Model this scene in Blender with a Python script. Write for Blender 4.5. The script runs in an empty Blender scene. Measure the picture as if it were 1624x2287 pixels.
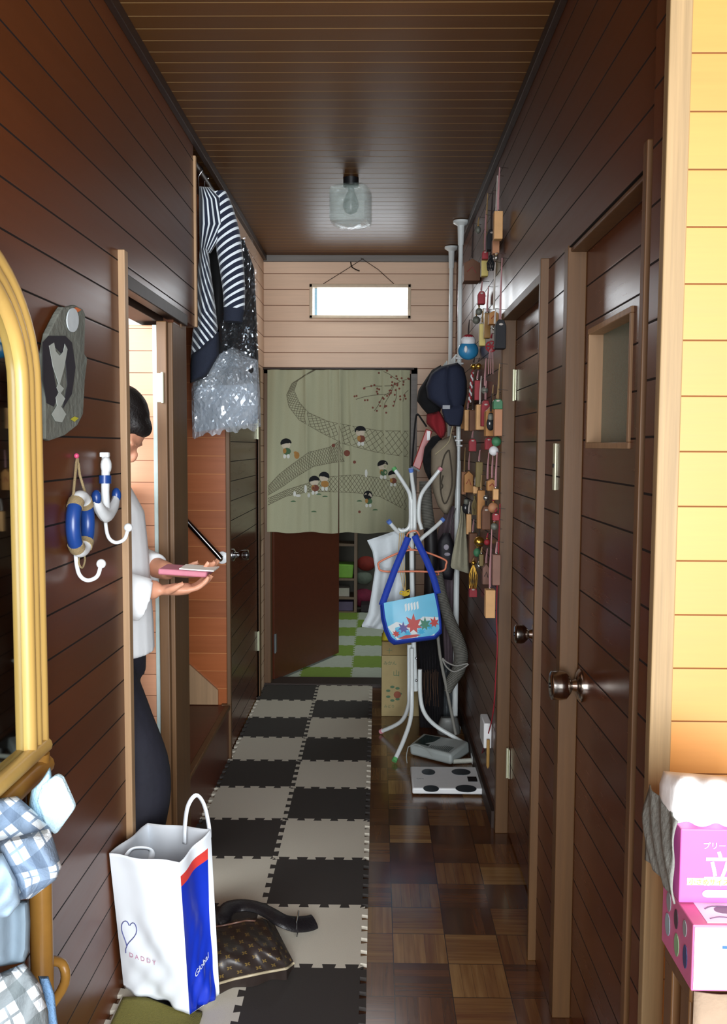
import bpy, bmesh, math, random
from mathutils import Vector, Matrix
random.seed(7)
S = bpy.context.scene
COL = S.collection
PI = math.pi

# ------------------------------------------------------------------ camera, light, exposure
EYE = 1.337
FPX = 2010.0
PITCH, YAW, ROLL = .0734, .015, .0049
def cam_matrix():
    cp, sp, c, s = math.cos(PITCH), math.sin(PITCH), math.cos(YAW), math.sin(YAW)
    fwd = Vector((-s*cp, c*cp, -sp)); right = Vector((c, s, 0)); down = fwd.cross(right)
    cr, sr = math.cos(ROLL), math.sin(ROLL)
    r2 = right*cr - down*sr; d2 = right*sr + down*cr
    return r2, d2, fwd
CR, CD, CF = cam_matrix()
cd = bpy.data.cameras.new('camera'); cam = bpy.data.objects.new('camera', cd); COL.objects.link(cam)
cam.matrix_world = Matrix((( CR.x, -CD.x, -CF.x, 0), (CR.y, -CD.y, -CF.y, 0), (CR.z, -CD.z, -CF.z, EYE), (0, 0, 0, 1)))
cd.sensor_fit = 'VERTICAL'; cd.sensor_height = 36.0; cd.lens = 36.0*FPX/2287.0; cd.clip_start = .02
S.camera = cam

S.view_settings.view_transform = 'Standard'; S.view_settings.look = 'None'
S.view_settings.gamma = 1.0; S.view_settings.use_curve_mapping = False
S.view_settings.exposure = 0.75

w = bpy.data.worlds.new('world'); S.world = w; w.use_nodes = True
w.node_tree.nodes['Background'].inputs[0].default_value = (.72, .86, 1.0, 1)
w.node_tree.nodes['Background'].inputs[1].default_value = .55

def area(name, loc, target, sx, sy, power, col=(1, 1, 1), spread=180):
    l = bpy.data.lights.new(name, 'AREA'); l.shape = 'RECTANGLE'; l.size = sx; l.size_y = sy
    l.energy = power; l.color = col; l.spread = math.radians(spread)
    o = bpy.data.objects.new(name, l); COL.objects.link(o); o.location = loc
    o.rotation_euler = (Vector(target)-Vector(loc)).to_track_quat('-Z', 'Y').to_euler()
    return o
area('entrance_daylight', (.45, -1.3, 1.25), (.1, 3.0, 1.2), 2.0, 1.8, 140, (.93, .97, 1.0))
area('side_room_daylight', (-1.5, 1.45, 1.7), (-.85, 2.7, 1.1), .9, .9, 34, (.93, .97, 1.0))
area('back_room_fill', (.9, 6.6, 2.1), (-.2, 5.6, .2), .8, .8, 9, (.9, 1.0, .95))  # added fill lamp that brightens the back room, no real source there
area('small_window_daylight', (-.1, 4.88, 2.12), (-.05, 3.4, .9),  .5, .14, .8, (.86, .94, 1.0))

# ------------------------------------------------------------------ measuring helpers: a photo pixel read at a known real distance
def ray(u, v): return CR*((u-812)/FPX) + CD*((v-1143.5)/FPX) + CF
def at(u, v, Y): d = ray(u, v); t = Y/d.y; return Vector((d.x*t, Y, EYE+d.z*t))
def onx(u, v, X): d = ray(u, v); t = X/d.x; return Vector((X, d.y*t, EYE+d.z*t))
def onz(u, v, Z=0.): d = ray(u, v); t = (Z-EYE)/d.z; return Vector((d.x*t, d.y*t, Z))

# ------------------------------------------------------------------ materials
def lin(h):
    h = h.lstrip('#'); o = []
    for i in (0, 2, 4):
        c = int(h[i:i+2], 16)/255; o.append(c/12.92 if c <= .04045 else ((c+.055)/1.055)**2.4)
    return (*o, 1)
class NT:
    def __init__(s, name):
        s.m = bpy.data.materials.new(name); s.m.use_nodes = True; s.t = s.m.node_tree; s.p = s.t.nodes['Principled BSDF']; s.out = s.t.nodes['Material Output']
    def n(s, kind, **kw):
        x = s.t.nodes.new(kind)
        for k, v in kw.items(): setattr(x, k, v)
        return x
    def l(s, a, b): s.t.links.new(a, b)
    def math(s, op, a, b=None, c=None):
        x = s.n('ShaderNodeMath', operation=op)
        for i, q in enumerate((a, b, c)):
            if q is None: continue
            if isinstance(q, (int, float)): x.inputs[i].default_value = q
            else: s.l(q, x.inputs[i])
        return x.outputs[0]
    def mix(s, f, a, b):
        x = s.n('ShaderNodeMix', data_type='RGBA')
        for i, q in ((0, f), (6, a), (7, b)):
            if isinstance(q, (int, float, tuple)): x.inputs[i].default_value = q
            else: s.l(q, x.inputs[i])
        return x.outputs[2]
    def noise(s, vec, scale, det=3, rough=.5):
        x = s.n('ShaderNodeTexNoise'); x.inputs['Scale'].default_value = scale; x.inputs['Detail'].default_value = det; x.inputs['Roughness'].default_value = rough
        if vec is not None: s.l(vec, x.inputs['Vector'])
        return x.outputs[0]
    def scaled(s, vec, sc):
        x = s.n('ShaderNodeMapping'); x.inputs['Scale'].default_value = sc; s.l(vec, x.inputs['Vector']); return x.outputs[0]
    def bump(s, h, st=.3, dist=.01):
        b = s.n('ShaderNodeBump'); b.inputs['Strength'].default_value = st; b.inputs['Distance'].default_value = dist; s.l(h, b.inputs['Height']); s.l(b.outputs[0], s.p.inputs['Normal'])
MC = {}
def mat(name, col, rough=.6, metal=0., var=.12, nscale=30, bump=0., coat=0., alpha=1., sheen=0., emit=None, es=1., spec=.5, trans=0.):
    if name in MC: return MC[name]
    t = NT(name); p = t.p; c = lin(col); g = t.n('ShaderNodeTexCoord')
    nz = t.noise(g.outputs['Object'], nscale, 3)
    dark = tuple(x*(1-var*1.6) for x in c[:3])+(1,); lite = tuple(min(1, x*(1+var*1.2)) for x in c[:3])+(1,)
    t.l(t.mix(nz, dark, lite), p.inputs['Base Color'])
    p.inputs['Roughness'].default_value = rough; p.inputs['Metallic'].default_value = metal
    p.inputs['Coat Weight'].default_value = coat; p.inputs['Alpha'].default_value = alpha
    p.inputs['Specular IOR Level'].default_value = spec; p.inputs['Transmission Weight'].default_value = trans
    p.inputs['Sheen Weight'].default_value = sheen
    if emit: p.inputs['Emission Color'].default_value = lin(emit); p.inputs['Emission Strength'].default_value = es
    if bump: t.bump(t.noise(g.outputs['Object'], nscale*3, 4), bump, .004)
    MC[name] = t.m; return t.m
def planks(name, col, groove, period=.0845, off=0., axis=2, gw=.045, rough=.35, grain=1., var=.18, coat=.0, gbump=.6, spec=.5, vertical=False):
    """horizontal match-boarding: grooves every `period` metres along `axis`, grain running along the boards"""
    t = NT(name); p = t.p; g = t.n('ShaderNodeNewGeometry'); sx = t.n('ShaderNodeSeparateXYZ'); t.l(g.outputs['Position'], sx.inputs[0])
    q = t.math('DIVIDE', t.math('ADD', sx.outputs[axis], off+10*period), period)
    fr = t.math('FRACT', q); cell = t.math('FLOOR', q)
    wn = t.n('ShaderNodeTexWhiteNoise', noise_dimensions='1D'); t.l(cell, wn.inputs['W'])
    edge = t.math('MINIMUM', fr, t.math('SUBTRACT', 1., fr))
    mask = t.math('LESS_THAN', edge, gw*.5)
    cmb = t.n('ShaderNodeCombineXYZ'); t.l(wn.outputs[0], cmb.inputs[0])
    ad = t.n('ShaderNodeVectorMath', operation='ADD'); t.l(g.outputs['Position'], ad.inputs[0])
    sc10 = t.n('ShaderNodeVectorMath', operation='SCALE'); sc10.inputs['Scale'].default_value = 9.; t.l(cmb.outputs[0], sc10.inputs[0]); t.l(sc10.outputs[0], ad.inputs[1])
    scl = [3., 3., 3.]; scl[axis] = 70.
    if axis == 1: scl = [3., 70., 3.]
    gr = t.noise(t.scaled(ad.outputs[0], tuple(scl)), 1., 5, .65)
    fine = t.noise(t.scaled(ad.outputs[0], tuple(x*3 for x in scl)), 1., 3, .7)
    big = t.noise(g.outputs['Position'], 1.6, 2)
    c = lin(col)
    f = t.math('ADD', t.math('MULTIPLY', gr, .55*grain), t.math('ADD', t.math('MULTIPLY', fine, .25*grain), t.math('ADD', t.math('MULTIPLY', wn.outputs[0], .35), t.math('MULTIPLY', big, .35))))
    f = t.math('SUBTRACT', f, .25)
    dk = tuple(x*(1-var*1.9) for x in c[:3])+(1,); lt = tuple(min(1, x*(1+var*1.6)) for x in c[:3])+(1,)
    base = t.mix(f, dk, lt)
    t.l(t.mix(mask, base, lin(groove)), p.inputs['Base Color'])
    p.inputs['Roughness'].default_value = rough; p.inputs['Coat Weight'].default_value = coat; p.inputs['Coat Roughness'].default_value = .15
    p.inputs['Specular IOR Level'].default_value = spec
    h = t.math('MULTIPLY', t.math('MINIMUM', edge, gw), 1/gw)
    t.bump(t.math('ADD', t.math('MULTIPLY', h, .5), t.math('MULTIPLY', gr, .12)), gbump*.5, .001); t.l(t.math('ADD', t.math('MULTIPLY', mask, .5), t.math('ADD', t.math('MULTIPLY', gr, .10), rough-.05)), p.inputs['Roughness'])
    return t.m
def wood(name, col, rough=.4, axis=2, var=.2, sc=60):
    t = NT(name); p = t.p; g = t.n('ShaderNodeNewGeometry'); scl = [sc, sc, sc]; scl[axis] = 2.5
    gr = t.noise(t.scaled(g.outputs['Position'], tuple(scl)), 1., 5, .65); c = lin(col)
    t.l(t.mix(gr, tuple(x*(1-var*1.8) for x in c[:3])+(1,), tuple(min(1, x*(1+var*1.5)) for x in c[:3])+(1,)), p.inputs['Base Color'])
    p.inputs['Roughness'].default_value = rough; t.bump(gr, .15, .002); return t.m

M = {}
M['wall_dark'] = planks('dark_boarding', '#5d3219', '#120906', .0845, .0, rough=.33, spec=.32)
M['door_dark'] = planks('dark_door_boarding', '#60331c', '#170c08', .0845, .0, rough=.26, spec=.36)
M['wall_light'] = planks('pale_boarding', '#dfbda0', '#7c5540', .0845, .018, rough=.45, var=.1)
M['wall_yellow'] = planks('yellow_boarding', '#bf8440', '#6e4420', .0790, .012, rough=.5, var=.09, gw=.03)
M['wall_orange'] = planks('orange_boarding', '#9c5427', '#c98a52', .0760, .0, rough=.35, var=.2, gw=.02)
M['door_pink'] = planks('room_door_boarding', '#c89272', '#6b3f2a', .0650, .01, rough=.35, var=.12, gw=.03)
M['ceiling'] = planks('ceiling_boarding', '#5f3d1e', '#a88556', .0655, .0, axis=1, rough=.42, var=.16, gw=.06, gbump=.3, spec=.2)
M['trim'] = wood('casing_wood', '#654626', .5, var=.25)
M['trim_light'] = wood('worn_casing_wood', '#a58461', .5)
M['trim_dark'] = wood('dark_trim_wood', '#2e1d14', .5)
M['trim_grey'] = wood('grey_trim_wood', '#7a7570', .55, axis=0)
M['leaf_plain'] = wood('plain_door_veneer', '#5a2b18', .4, axis=0, var=.15, sc=30)
M['plaster'] = mat('room_plaster', '#e6e2da', .8)
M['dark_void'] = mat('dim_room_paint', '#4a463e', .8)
M['chrome'] = mat('chrome', '#c9ccd0', .12, 1., var=.03)
M['white_plastic'] = mat('white_plastic', '#eef1f2', .35, var=.03)
M['white_tube'] = mat('white_enamelled_tube', '#eaf2f2', .3, var=.03, coat=.3)
M['black'] = mat('black_plastic', '#101114', .4)
M['hinge'] = mat('hinge_brass_pale', '#d6d8bc', .35, .4, var=.05)
M['skin'] = mat('skin', '#c98f72', .5, var=.05)
def glossy_parquet():
    t = NT('parquet'); p = t.p; g = t.n('ShaderNodeNewGeometry'); sx = t.n('ShaderNodeSeparateXYZ'); t.l(g.outputs['Position'], sx.inputs[0])
    P = .142
    qx = t.math('DIVIDE', t.math('ADD', sx.outputs[0], 10*P-.05), P); qy = t.math('DIVIDE', t.math('ADD', sx.outputs[1], 10*P+.03), P)
    cx, cy = t.math('FLOOR', qx), t.math('FLOOR', qy); fx, fy = t.math('FRACT', qx), t.math('FRACT', qy)
    par = t.math('MODULO', t.math('ADD', cx, cy), 2.)
    cv = t.n('ShaderNodeCombineXYZ'); t.l(cx, cv.inputs[0]); t.l(cy, cv.inputs[1])
    wn = t.n('ShaderNodeTexWhiteNoise', noise_dimensions='3D'); t.l(cv.outputs[0], wn.inputs[0])
    def pick(a, b):   # a where parity 0
        return t.math('ADD', t.math('MULTIPLY', a, t.math('SUBTRACT', 1., par)), t.math('MULTIPLY', b, par))
    strip = t.math('FLOOR', t.math('MULTIPLY', pick(fx, fy), 5.)); sfr = t.math('FRACT', t.math('MULTIPLY', pick(fx, fy), 5.))
    cv2 = t.n('ShaderNodeCombineXYZ'); t.l(cx, cv2.inputs[0]); t.l(cy, cv2.inputs[1]); t.l(strip, cv2.inputs[2])
    wn2 = t.n('ShaderNodeTexWhiteNoise', noise_dimensions='3D'); t.l(cv2.outputs[0], wn2.inputs[0])
    g1 = t.noise(t.scaled(g.outputs['Position'], (90, 6, 1)), 1., 4); g2 = t.noise(t.scaled(g.outputs['Position'], (6, 90, 1)), 1., 4)
    gr = pick(g1, g2)
    f = t.math('ADD', t.math('ADD', t.math('MULTIPLY', wn.outputs[0], .55), t.math('MULTIPLY', wn2.outputs[0], .25)), t.math('SUBTRACT', t.math('MULTIPLY', gr, .5), .15))
    ramp = t.n('ShaderNodeValToRGB'); t.l(f, ramp.inputs[0]); e = ramp.color_ramp.elements
    e[0].position = .05; e[0].color = lin('#3b2113'); e[1].position = .95; e[1].color = lin('#9a7748')
    x = e.new(.45); x.color = lin('#613a1f'); x = e.new(.7); x.color = lin('#7b5630')
    ex = t.math('MINIMUM', fx, t.math('SUBTRACT', 1., fx)); ey = t.math('MINIMUM', fy, t.math('SUBTRACT', 1., fy))
    seam = t.math('LESS_THAN', t.math('MINIMUM', ex, ey), .008)
    s2 = t.math('LESS_THAN', sfr, .03)
    m = t.math('MAXIMUM', seam, t.math('MULTIPLY', s2, .6))
    t.l(t.mix(m, ramp.outputs[0], lin('#2a190f')), p.inputs['Base Color'])
    p.inputs['Roughness'].default_value = .2; p.inputs['Coat Weight'].default_value = .3; p.inputs['Coat Roughness'].default_value = .12
    t.bump(t.noise(g.outputs['Position'], 9., 2), .06, .01); return t.m
M['floor'] = glossy_parquet()
def film(name, al, me=.45):
    t = NT(name); p = t.p; p.inputs['Base Color'].default_value = (.80, .88, .96, 1); p.inputs['Roughness'].default_value = .14; p.inputs['Metallic'].default_value = me; p.inputs['Alpha'].default_value = al; return t.m
M['film'] = film('crinkled_film', .16, .97); M['film_dense'] = film('crinkled_film_layers', .52)

# ------------------------------------------------------------------ mesh building
ORG = {}
class MB:
    def __init__(s): s.v = []; s.f = []; s.m = []; s.uv = {}; s.mi = 0
    def add(s, vs, fs, uvs=None):
        o = len(s.v); s.v += [Vector(x) for x in vs]
        for f in fs: s.f.append([o+i for i in f]); s.m.append(s.mi)
        if uvs:
            for i, q in enumerate(uvs): s.uv[o+i] = q
        return s
    def box(s, a, b, M4=None):
        x0, y0, z0 = a; x1, y1, z1 = b
        vs = [Vector(q) for q in ((x0, y0, z0), (x1, y0, z0), (x1, y1, z0), (x0, y1, z0), (x0, y0, z1), (x1, y0, z1), (x1, y1, z1), (x0, y1, z1))]
        if M4 is not None: vs = [M4 @ q for q in vs]
        return s.add(vs, [(0, 3, 2, 1), (4, 5, 6, 7), (0, 1, 5, 4), (1, 2, 6, 5), (2, 3, 7, 6), (3, 0, 4, 7)])
    def hull8(s, vs): return s.add(vs, [(0, 3, 2, 1), (4, 5, 6, 7), (0, 1, 5, 4), (1, 2, 6, 5), (2, 3, 7, 6), (3, 0, 4, 7)])
    def tube(s, pts, r, n=10, smooth=0, cap=True, flat=1., close=False, up=None):
        pts = [Vector(p) for p in pts]
        rs = list(r) if isinstance(r, (list, tuple)) else [r]*len(pts)
        if smooth:
            P, Rr = [], []; N = len(pts)
            g = (lambda i: pts[i % N]) if close else (lambda i: pts[max(0, min(N-1, i))])
            for i in range(N if close else N-1):
                for k in range(smooth):
                    t = k/smooth; a, b, c, d = g(i-1), g(i), g(i+1), g(i+2)
                    P.append(.5*((2*b)+(c-a)*t+(2*a-5*b+4*c-d)*t*t+(3*b-a-3*c+d)*t**3)); Rr.append(rs[i]*(1-t)+rs[(i+1) % N]*t)
            if not close: P.append(pts[-1]); Rr.append(rs[-1])
            pts, rs = P, Rr
        N = len(pts); rings = []; uvs = []; nrm = None; L = 0
        for i in range(N):
            if close: tg = (pts[(i+1) % N]-pts[i-1])
            else: tg = pts[min(i+1, N-1)]-pts[max(i-1, 0)]
            tg = tg.normalized() if tg.length > 1e-9 else Vector((0, 0, 1))
            if nrm is None:
                u0 = Vector(up) if up else (Vector((0, 0, 1)) if abs(tg.z) < .9 else Vector((1, 0, 0))); nrm = (u0-tg*u0.dot(tg)).normalized()
            else:
                nrm = (nrm-tg*nrm.dot(tg)); nrm = nrm.normalized() if nrm.length > 1e-6 else tg.orthogonal().normalized()
            bi = tg.cross(nrm)
            if i: L += (pts[i]-pts[i-1]).length
            for k in range(n):
                a = 2*PI*k/n; rings.append(pts[i]+nrm*math.cos(a)*rs[i]*flat+bi*math.sin(a)*rs[i]); uvs.append((math.sin(a)*.5, L))
        fs = []
        for i in range(N if close else N-1):
            for k in range(n):
                a = i*n+k; b = i*n+(k+1) % n; c = ((i+1) % N)*n+(k+1) % n; d = ((i+1) % N)*n+k; fs.append((a, b, c, d))
        if cap and not close: fs += [tuple(range(n-1, -1, -1)), tuple((N-1)*n+k for k in range(n))]
        return s.add(rings, fs, uvs)
    def lathe(s, prof, c, axis=(0, 0, 1), n=20):
        ax = Vector(axis).normalized(); o = ax.orthogonal().normalized(); b = ax.cross(o); c = Vector(c); vs = []
        for r, h in prof:
            for k in range(n): a = 2*PI*k/n; vs.append(c+ax*h+(o*math.cos(a)+b*math.sin(a))*max(r, 1e-4))
        fs = [(i*n+k, i*n+(k+1) % n, (i+1)*n+(k+1) % n, (i+1)*n+k) for i in range(len(prof)-1) for k in range(n)]
        fs += [tuple(range(n-1, -1, -1)), tuple((len(prof)-1)*n+k for k in range(n))]
        return s.add(vs, fs)
    def ball(s, c, r, n=14, sc=(1, 1, 1)):
        c = Vector(c); vs = []; m = n//2+1
        for i in range(m+1):
            t = PI*i/m
            for k in range(n): a = 2*PI*k/n; vs.append(c+Vector((math.sin(t)*math.cos(a)*sc[0], math.sin(t)*math.sin(a)*sc[1], math.cos(t)*sc[2]))*max(r, 1e-5))
        return s.add(vs, [(i*n+k, (i+1)*n+k, (i+1)*n+(k+1) % n, i*n+(k+1) % n) for i in range(m) for k in range(n)])
    def prism(s, poly, d):
        """poly: list of 3-D points (planar); d: extrusion vector"""
        d = Vector(d); poly = [Vector(p) for p in poly]; n = len(poly); vs = poly+[p+d for p in poly]
        fs = [tuple(range(n-1, -1, -1)), tuple(range(n, 2*n))]+[(i, (i+1) % n, n+(i+1) % n, n+i) for i in range(n)]
        return s.add(vs, fs)
    def grid(s, fn, nu, nv, wrapu=False):
        vs = [fn(i/nu, j/nv) for j in range(nv+1) for i in range(nu+1)]; uv = [(i/nu, j/nv) for j in range(nv+1) for i in range(nu+1)]
        W = nu+1; fs = [(j*W+i, j*W+i+1, (j+1)*W+i+1, (j+1)*W+i) for j in range(nv) for i in range(nu)]
        return s.add(vs, fs, uv)
    def strip(s, pts, w, nrm):
        """thin flat ribbon of width w along pts, lying in plane with normal nrm"""
        pts = [Vector(p) for p in pts]; nrm = Vector(nrm); vs = []
        for i, p in enumerate(pts):
            t = (pts[min(i+1, len(pts)-1)]-pts[max(i-1, 0)]).normalized(); b = t.cross(nrm).normalized()*w/2; vs += [p-b, p+b]
        return s.add(vs, [(2*i, 2*i+1, 2*i+3, 2*i+2) for i in range(len(pts)-1)])
    def build(s, name, mats, parent=None, bevel=0., smooth=True, solid=0., sub=0, seg=2, origin=None, weld=False):
        if not isinstance(mats, (list, tuple)): mats = [mats]
        if parent is not None: org = ORG[parent.name]
        elif origin is not None: org = Vector(origin)
        else:
            xs = [q.x for q in s.v]; ys = [q.y for q in s.v]; zs = [q.z for q in s.v]; org = Vector(((min(xs)+max(xs))/2, (min(ys)+max(ys))/2, min(zs)))
        me = bpy.data.meshes.new(name); me.from_pydata([v-org for v in s.v], [], s.f)
        for m_ in mats: me.materials.append(m_)
        for p, mi in zip(me.polygons, s.m): p.material_index = min(mi, len(mats)-1)
        if s.uv:
            ul = me.uv_layers.new(name='UVMap')
            for lp in me.loops: ul.data[lp.index].uv = s.uv.get(lp.vertex_index, (0, 0))
        bm = bmesh.new(); bm.from_mesh(me)
        if weld: bmesh.ops.remove_doubles(bm, verts=bm.verts, dist=1e-5)
        if not s.noflip: bmesh.ops.recalc_face_normals(bm, faces=bm.faces)
        bm.to_mesh(me); bm.free()
        for p in me.polygons: p.use_smooth = smooth
        o = bpy.data.objects.new(name, me); COL.objects.link(o)
        if parent is not None: o.parent = parent
        else: o.location = org
        ORG[o.name] = org
        if bevel:
            b = o.modifiers.new('bevel', 'BEVEL'); b.width = bevel; b.segments = seg; b.limit_method = 'ANGLE'; b.angle_limit = .6
        if solid: q = o.modifiers.new('solid', 'SOLIDIFY'); q.thickness = solid; q.offset = 0
        if sub: q = o.modifiers.new('sub', 'SUBSURF'); q.levels = sub; q.render_levels = sub
        if smooth:
            try: me.set_sharp_from_angle(angle=.7)
            except Exception: pass
        return o
    noflip = False
def thing(name, loc, label, cat, group=None):
    o = bpy.data.objects.new(name, None); COL.objects.link(o); o.location = loc; o.empty_display_size = .05; ORG[o.name] = Vector(loc)
    return tag(o, label, cat, group)
def tag(o, label, cat, group=None, kind=None):
    o['label'] = label; o['category'] = cat
    if group: o['group'] = group
    if kind: o['kind'] = kind
    return o
def struct(o, label=None): 
    o['kind'] = 'structure'
    if label: o['label'] = label
    return o
def box(a, b): return MB().box(a, b)
def text_mb(mb, body, size, origin, right, up, depth=.0006, bold=0.):
    cu = bpy.data.curves.new('txt', 'FONT'); cu.body = body; cu.size = size; cu.extrude = 0; cu.offset = bold; cu.resolution_u = 3
    o = bpy.data.objects.new('txt', cu); COL.objects.link(o); bpy.context.view_layer.update()
    dg = bpy.context.evaluated_depsgraph_get(); me = bpy.data.meshes.new_from_object(o.evaluated_get(dg))
    R, U = Vector(right).normalized(), Vector(up).normalized(); O = Vector(origin)
    mb.add([O+R*v.co.x+U*v.co.y for v in me.vertices], [tuple(p.vertices) for p in me.polygons])
    bpy.data.objects.remove(o); bpy.data.curves.remove(cu); bpy.data.meshes.remove(me)

# ================================================================== THE SETTING
XL, XR, XD, ZC, YB = -.62, .42, .46, 2.36, 4.94
struct(box((-3., -1.6, -.06), (2.6, 4.96, 0)).build('floor', M['floor'], smooth=False), 'glossy brown parquet floor')
struct(box((-3., -1.6, ZC), (2.6, 8.6, ZC+.05)).build('ceiling', M['ceiling'], smooth=False), 'dark brown boarded ceiling')
# left wall: near stretch, piece above the room doorway, pier, far stretch
mb = MB(); mb.box((XL-.10, -1.6, 0), (XL, 2.19, ZC)); mb.box((XL-.10, 2.19, 1.735), (XL, 3.07, ZC)); mb.box((XL-.03, 2.75, 0), (XL, 2.915, 1.735))
struct(mb.build('wall_left', M['wall_dark'], smooth=False), 'dark brown boarded wall on the left')
mb = MB(); mb.box((XL-.10, 3.76, 0), (XL, 3.80, ZC)); mb.box((XL-.10, 4.68, 0), (XL, YB, 1.70)); mb.box((XL-.10, 3.76, 1.70), (XL, YB, ZC))
struct(mb.build('wall_left_far', M['wall_light'], smooth=False), 'pale boarded end of the left wall')
# right wall with two door openings (far 2.27-3.04, near 1.42-2.03)
mb = MB(); mb.box((XR, 3.04, 0), (XR+.1, YB+.1, ZC)); mb.box((XR, 1.362, 1.775), (XR+.1, 3.04, ZC)); mb.box((XR, 2.03, 0), (XR+.1, 2.27, 1.775)); mb.box((XR-.018, 1.304, 0), (XR+.0085, 1.362, ZC)); mb.box((XR, 1.362, 0), (XR+.011, 1.42, 1.775)); mb.box((XR, 1.362, 0), (XR+.1, 1.42, 1.775))  # box at the corner post: its side's shade put in as dark boarding
struct(mb.build('wall_right', M['wall_dark'], smooth=False), 'dark brown boarded wall on the right')
# yellow wall facing the camera at right and rooms' outer walls behind it
struct(box((XR+.009, 1.302, 0), (2.6, 1.36, ZC)).build('wall_near_right', M['wall_yellow'], smooth=False), 'bright yellow boarded wall at the right')
struct(box((2.5, -1.6, 0), (2.6, 1.30, ZC)).build('wall_entrance_side', M['wall_yellow'], smooth=False))
mb = MB(); mb.box((1.6, -1.65, 0), (2.6, -1.6, ZC)); mb.box((-.61, -1.65, 2.28), (1.6, -1.6, ZC)); mb.box((-.61, -1.65, 0), (1.6, -1.6, .12))
struct(mb.build('wall_entrance', M['wall_yellow'], smooth=False))
# back wall with doorway and small window opening
wl, wr, wb, wt = -.372, .176, 2.025, 2.207
mb = MB(); mb.box((XL, YB, 1.755), (wl, YB+.1, ZC)); mb.box((wl, YB, wt), (wr, YB+.1, ZC)); mb.box((wl, YB, 1.755), (wr, YB+.1, wb)); mb.box((wr, YB, 1.755), (XR, YB+.1, ZC)); mb.box((.205, YB, 0), (XR, YB+.1, 1.755))
struct(mb.build('wall_back', M['wall_light'], smooth=False), 'pale pinkish boarded wall at the end of the hall')
# trims
def trim(n, a, b, m, bev=.002, label=None): return struct(box(a, b).build('trim_%d' % n, m, smooth=False, bevel=bev), label)
trim(1, (XR-.023, 1.283, 0), (XR+.0085, 1.304, ZC), wood('weathered_post_wood', '#8f7752', .6, var=.3, sc=110), label='pale worn corner post beside the yellow wall')
trim(2, (XL, YB-.016, ZC-.035), (XR, YB, ZC), M['trim_grey'], label='grey cornice strip at the top of the end wall')
trim(3, (XL, -1.6, ZC-.03), (XL+.018, YB, ZC), M['trim_dark']); trim(4, (XR-.018, 1.31, ZC-.03), (XR, YB, ZC), M['trim_dark'])
trim(5, (XL-.10, 3.07, 1.735), (XL+.008, 3.088, ZC-.06), M['trim_light'])      # end strip of the wall above the stairs
trim(6, (XL, YB-.02, 0), (XL+.035, YB+.10, 1.76), M['trim']); trim(7, (.180, YB-.02, 0), (.215, YB+.10, 1.76), M['trim_grey']); trim(8, (XL, YB-.02, 1.725), (.215, YB+.10, 1.76), M['trim'])
trim(9, (XL-.02, YB-.03, -.002), (.215, YB+.12, .018), M['trim_dark'], label='dark threshold of the end doorway')
# ---- left doorway casing
struct(box((XL-.005, 2.17, 0), (XL+.016, 2.20, 1.80)).build('trim_10', M['trim_light'], bevel=.002, smooth=False), 'pale casing at the near side of the left doorway')
mb = MB(); mb.box((-.652, 2.665, 0), (XL-.002, 2.75, 1.70)); mb.box((-.652, 2.69, 0), (XL+.010, 2.845, 1.70)); mb.box((XL-.03, 2.845, 0), (XL+.004, 2.918, 1.735))
struct(mb.build('trim_11', M['trim'], bevel=.003, smooth=False), 'brown stepped far jamb of the left doorway')
mb = MB(); mb.box((XL-.10, 2.19, 1.70), (XL-.03, 2.86, 1.735)); mb.box((XL-.02, 2.19, 1.715), (XL+.012, 2.90, 1.75))
struct(mb.build('trim_12', M['trim_dark'], bevel=.002, smooth=False), 'dark head of the left doorway')
# ---- stair recess
struct(box((-1.9, 3.755, 0), (XL-.004, 3.80, ZC)).build('wall_stair', M['wall_orange'], smooth=False), 'orange brown boarded wall of the stair recess')
struct(box((-1.9, 2.86, 0), (XL-.1, 2.915, ZC)).build('wall_stair_near', M['wall_orange'], smooth=False))
struct(box((-1.95, 2.86, 0), (-1.9, 3.80, ZC)).build('wall_stair_end', M['wall_orange'], smooth=False))
trim(13, (XL-.010, 3.735, .24), (XL+.006, 3.765, 1.72), M['trim'])
trim(14, (XL-.035, 3.735, 0), (XL+.006, 3.765, .24), M['trim'])
mb = MB()
for k in range(4): mb.box((-1.88, 2.917, 0 if k == 0 else .22+.2*(k-1)), (XL-.004-.24*k, 3.753, .235+.2*k))
stairs = tag(mb.build('staircase', M['leaf_plain'], smooth=False, bevel=.003), 'dark wooden stairs rising left from the low first step', 'stairs')
stairs['kind'] = 'structure'
mb = MB(); mb.box((XL-.02, 2.917, .222), (XL+.004, 3.735, .238)); mb.build('step_nosing', M['trim'], parent=stairs, bevel=.003)
mb = MB(); mb.prism([(XL-.05, 3.752, .238), (XL-.60, 3.752, .238), (XL-.60, 3.752, .80), (XL-.05, 3.752, .30)], (0, -.012, 0)); mb.build('skirting_board', M['trim_light'], parent=stairs)
# ---- side room beyond the left doorway
struct(box((-2.9, 2.78, 0), (-.72, 2.86, ZC)).build('wall_side_room', M['plaster'], smooth=False), 'white wall of the side room')
struct(box((-3.0, 1.0, 0), (-2.9, 2.86, ZC)).build('wall_side_room_left', M['plaster'], smooth=False))
struct(box((-2.9, .95, 0), (-.71, 1.0, ZC)).build('wall_side_room_near', M['plaster'], smooth=False))
struct(box((-2.9, 1.0, 2.20), (-.725, 2.78, 2.23)).build('ceiling_side_room', M['plaster'], smooth=False), 'white ceiling of the side room')
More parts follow.
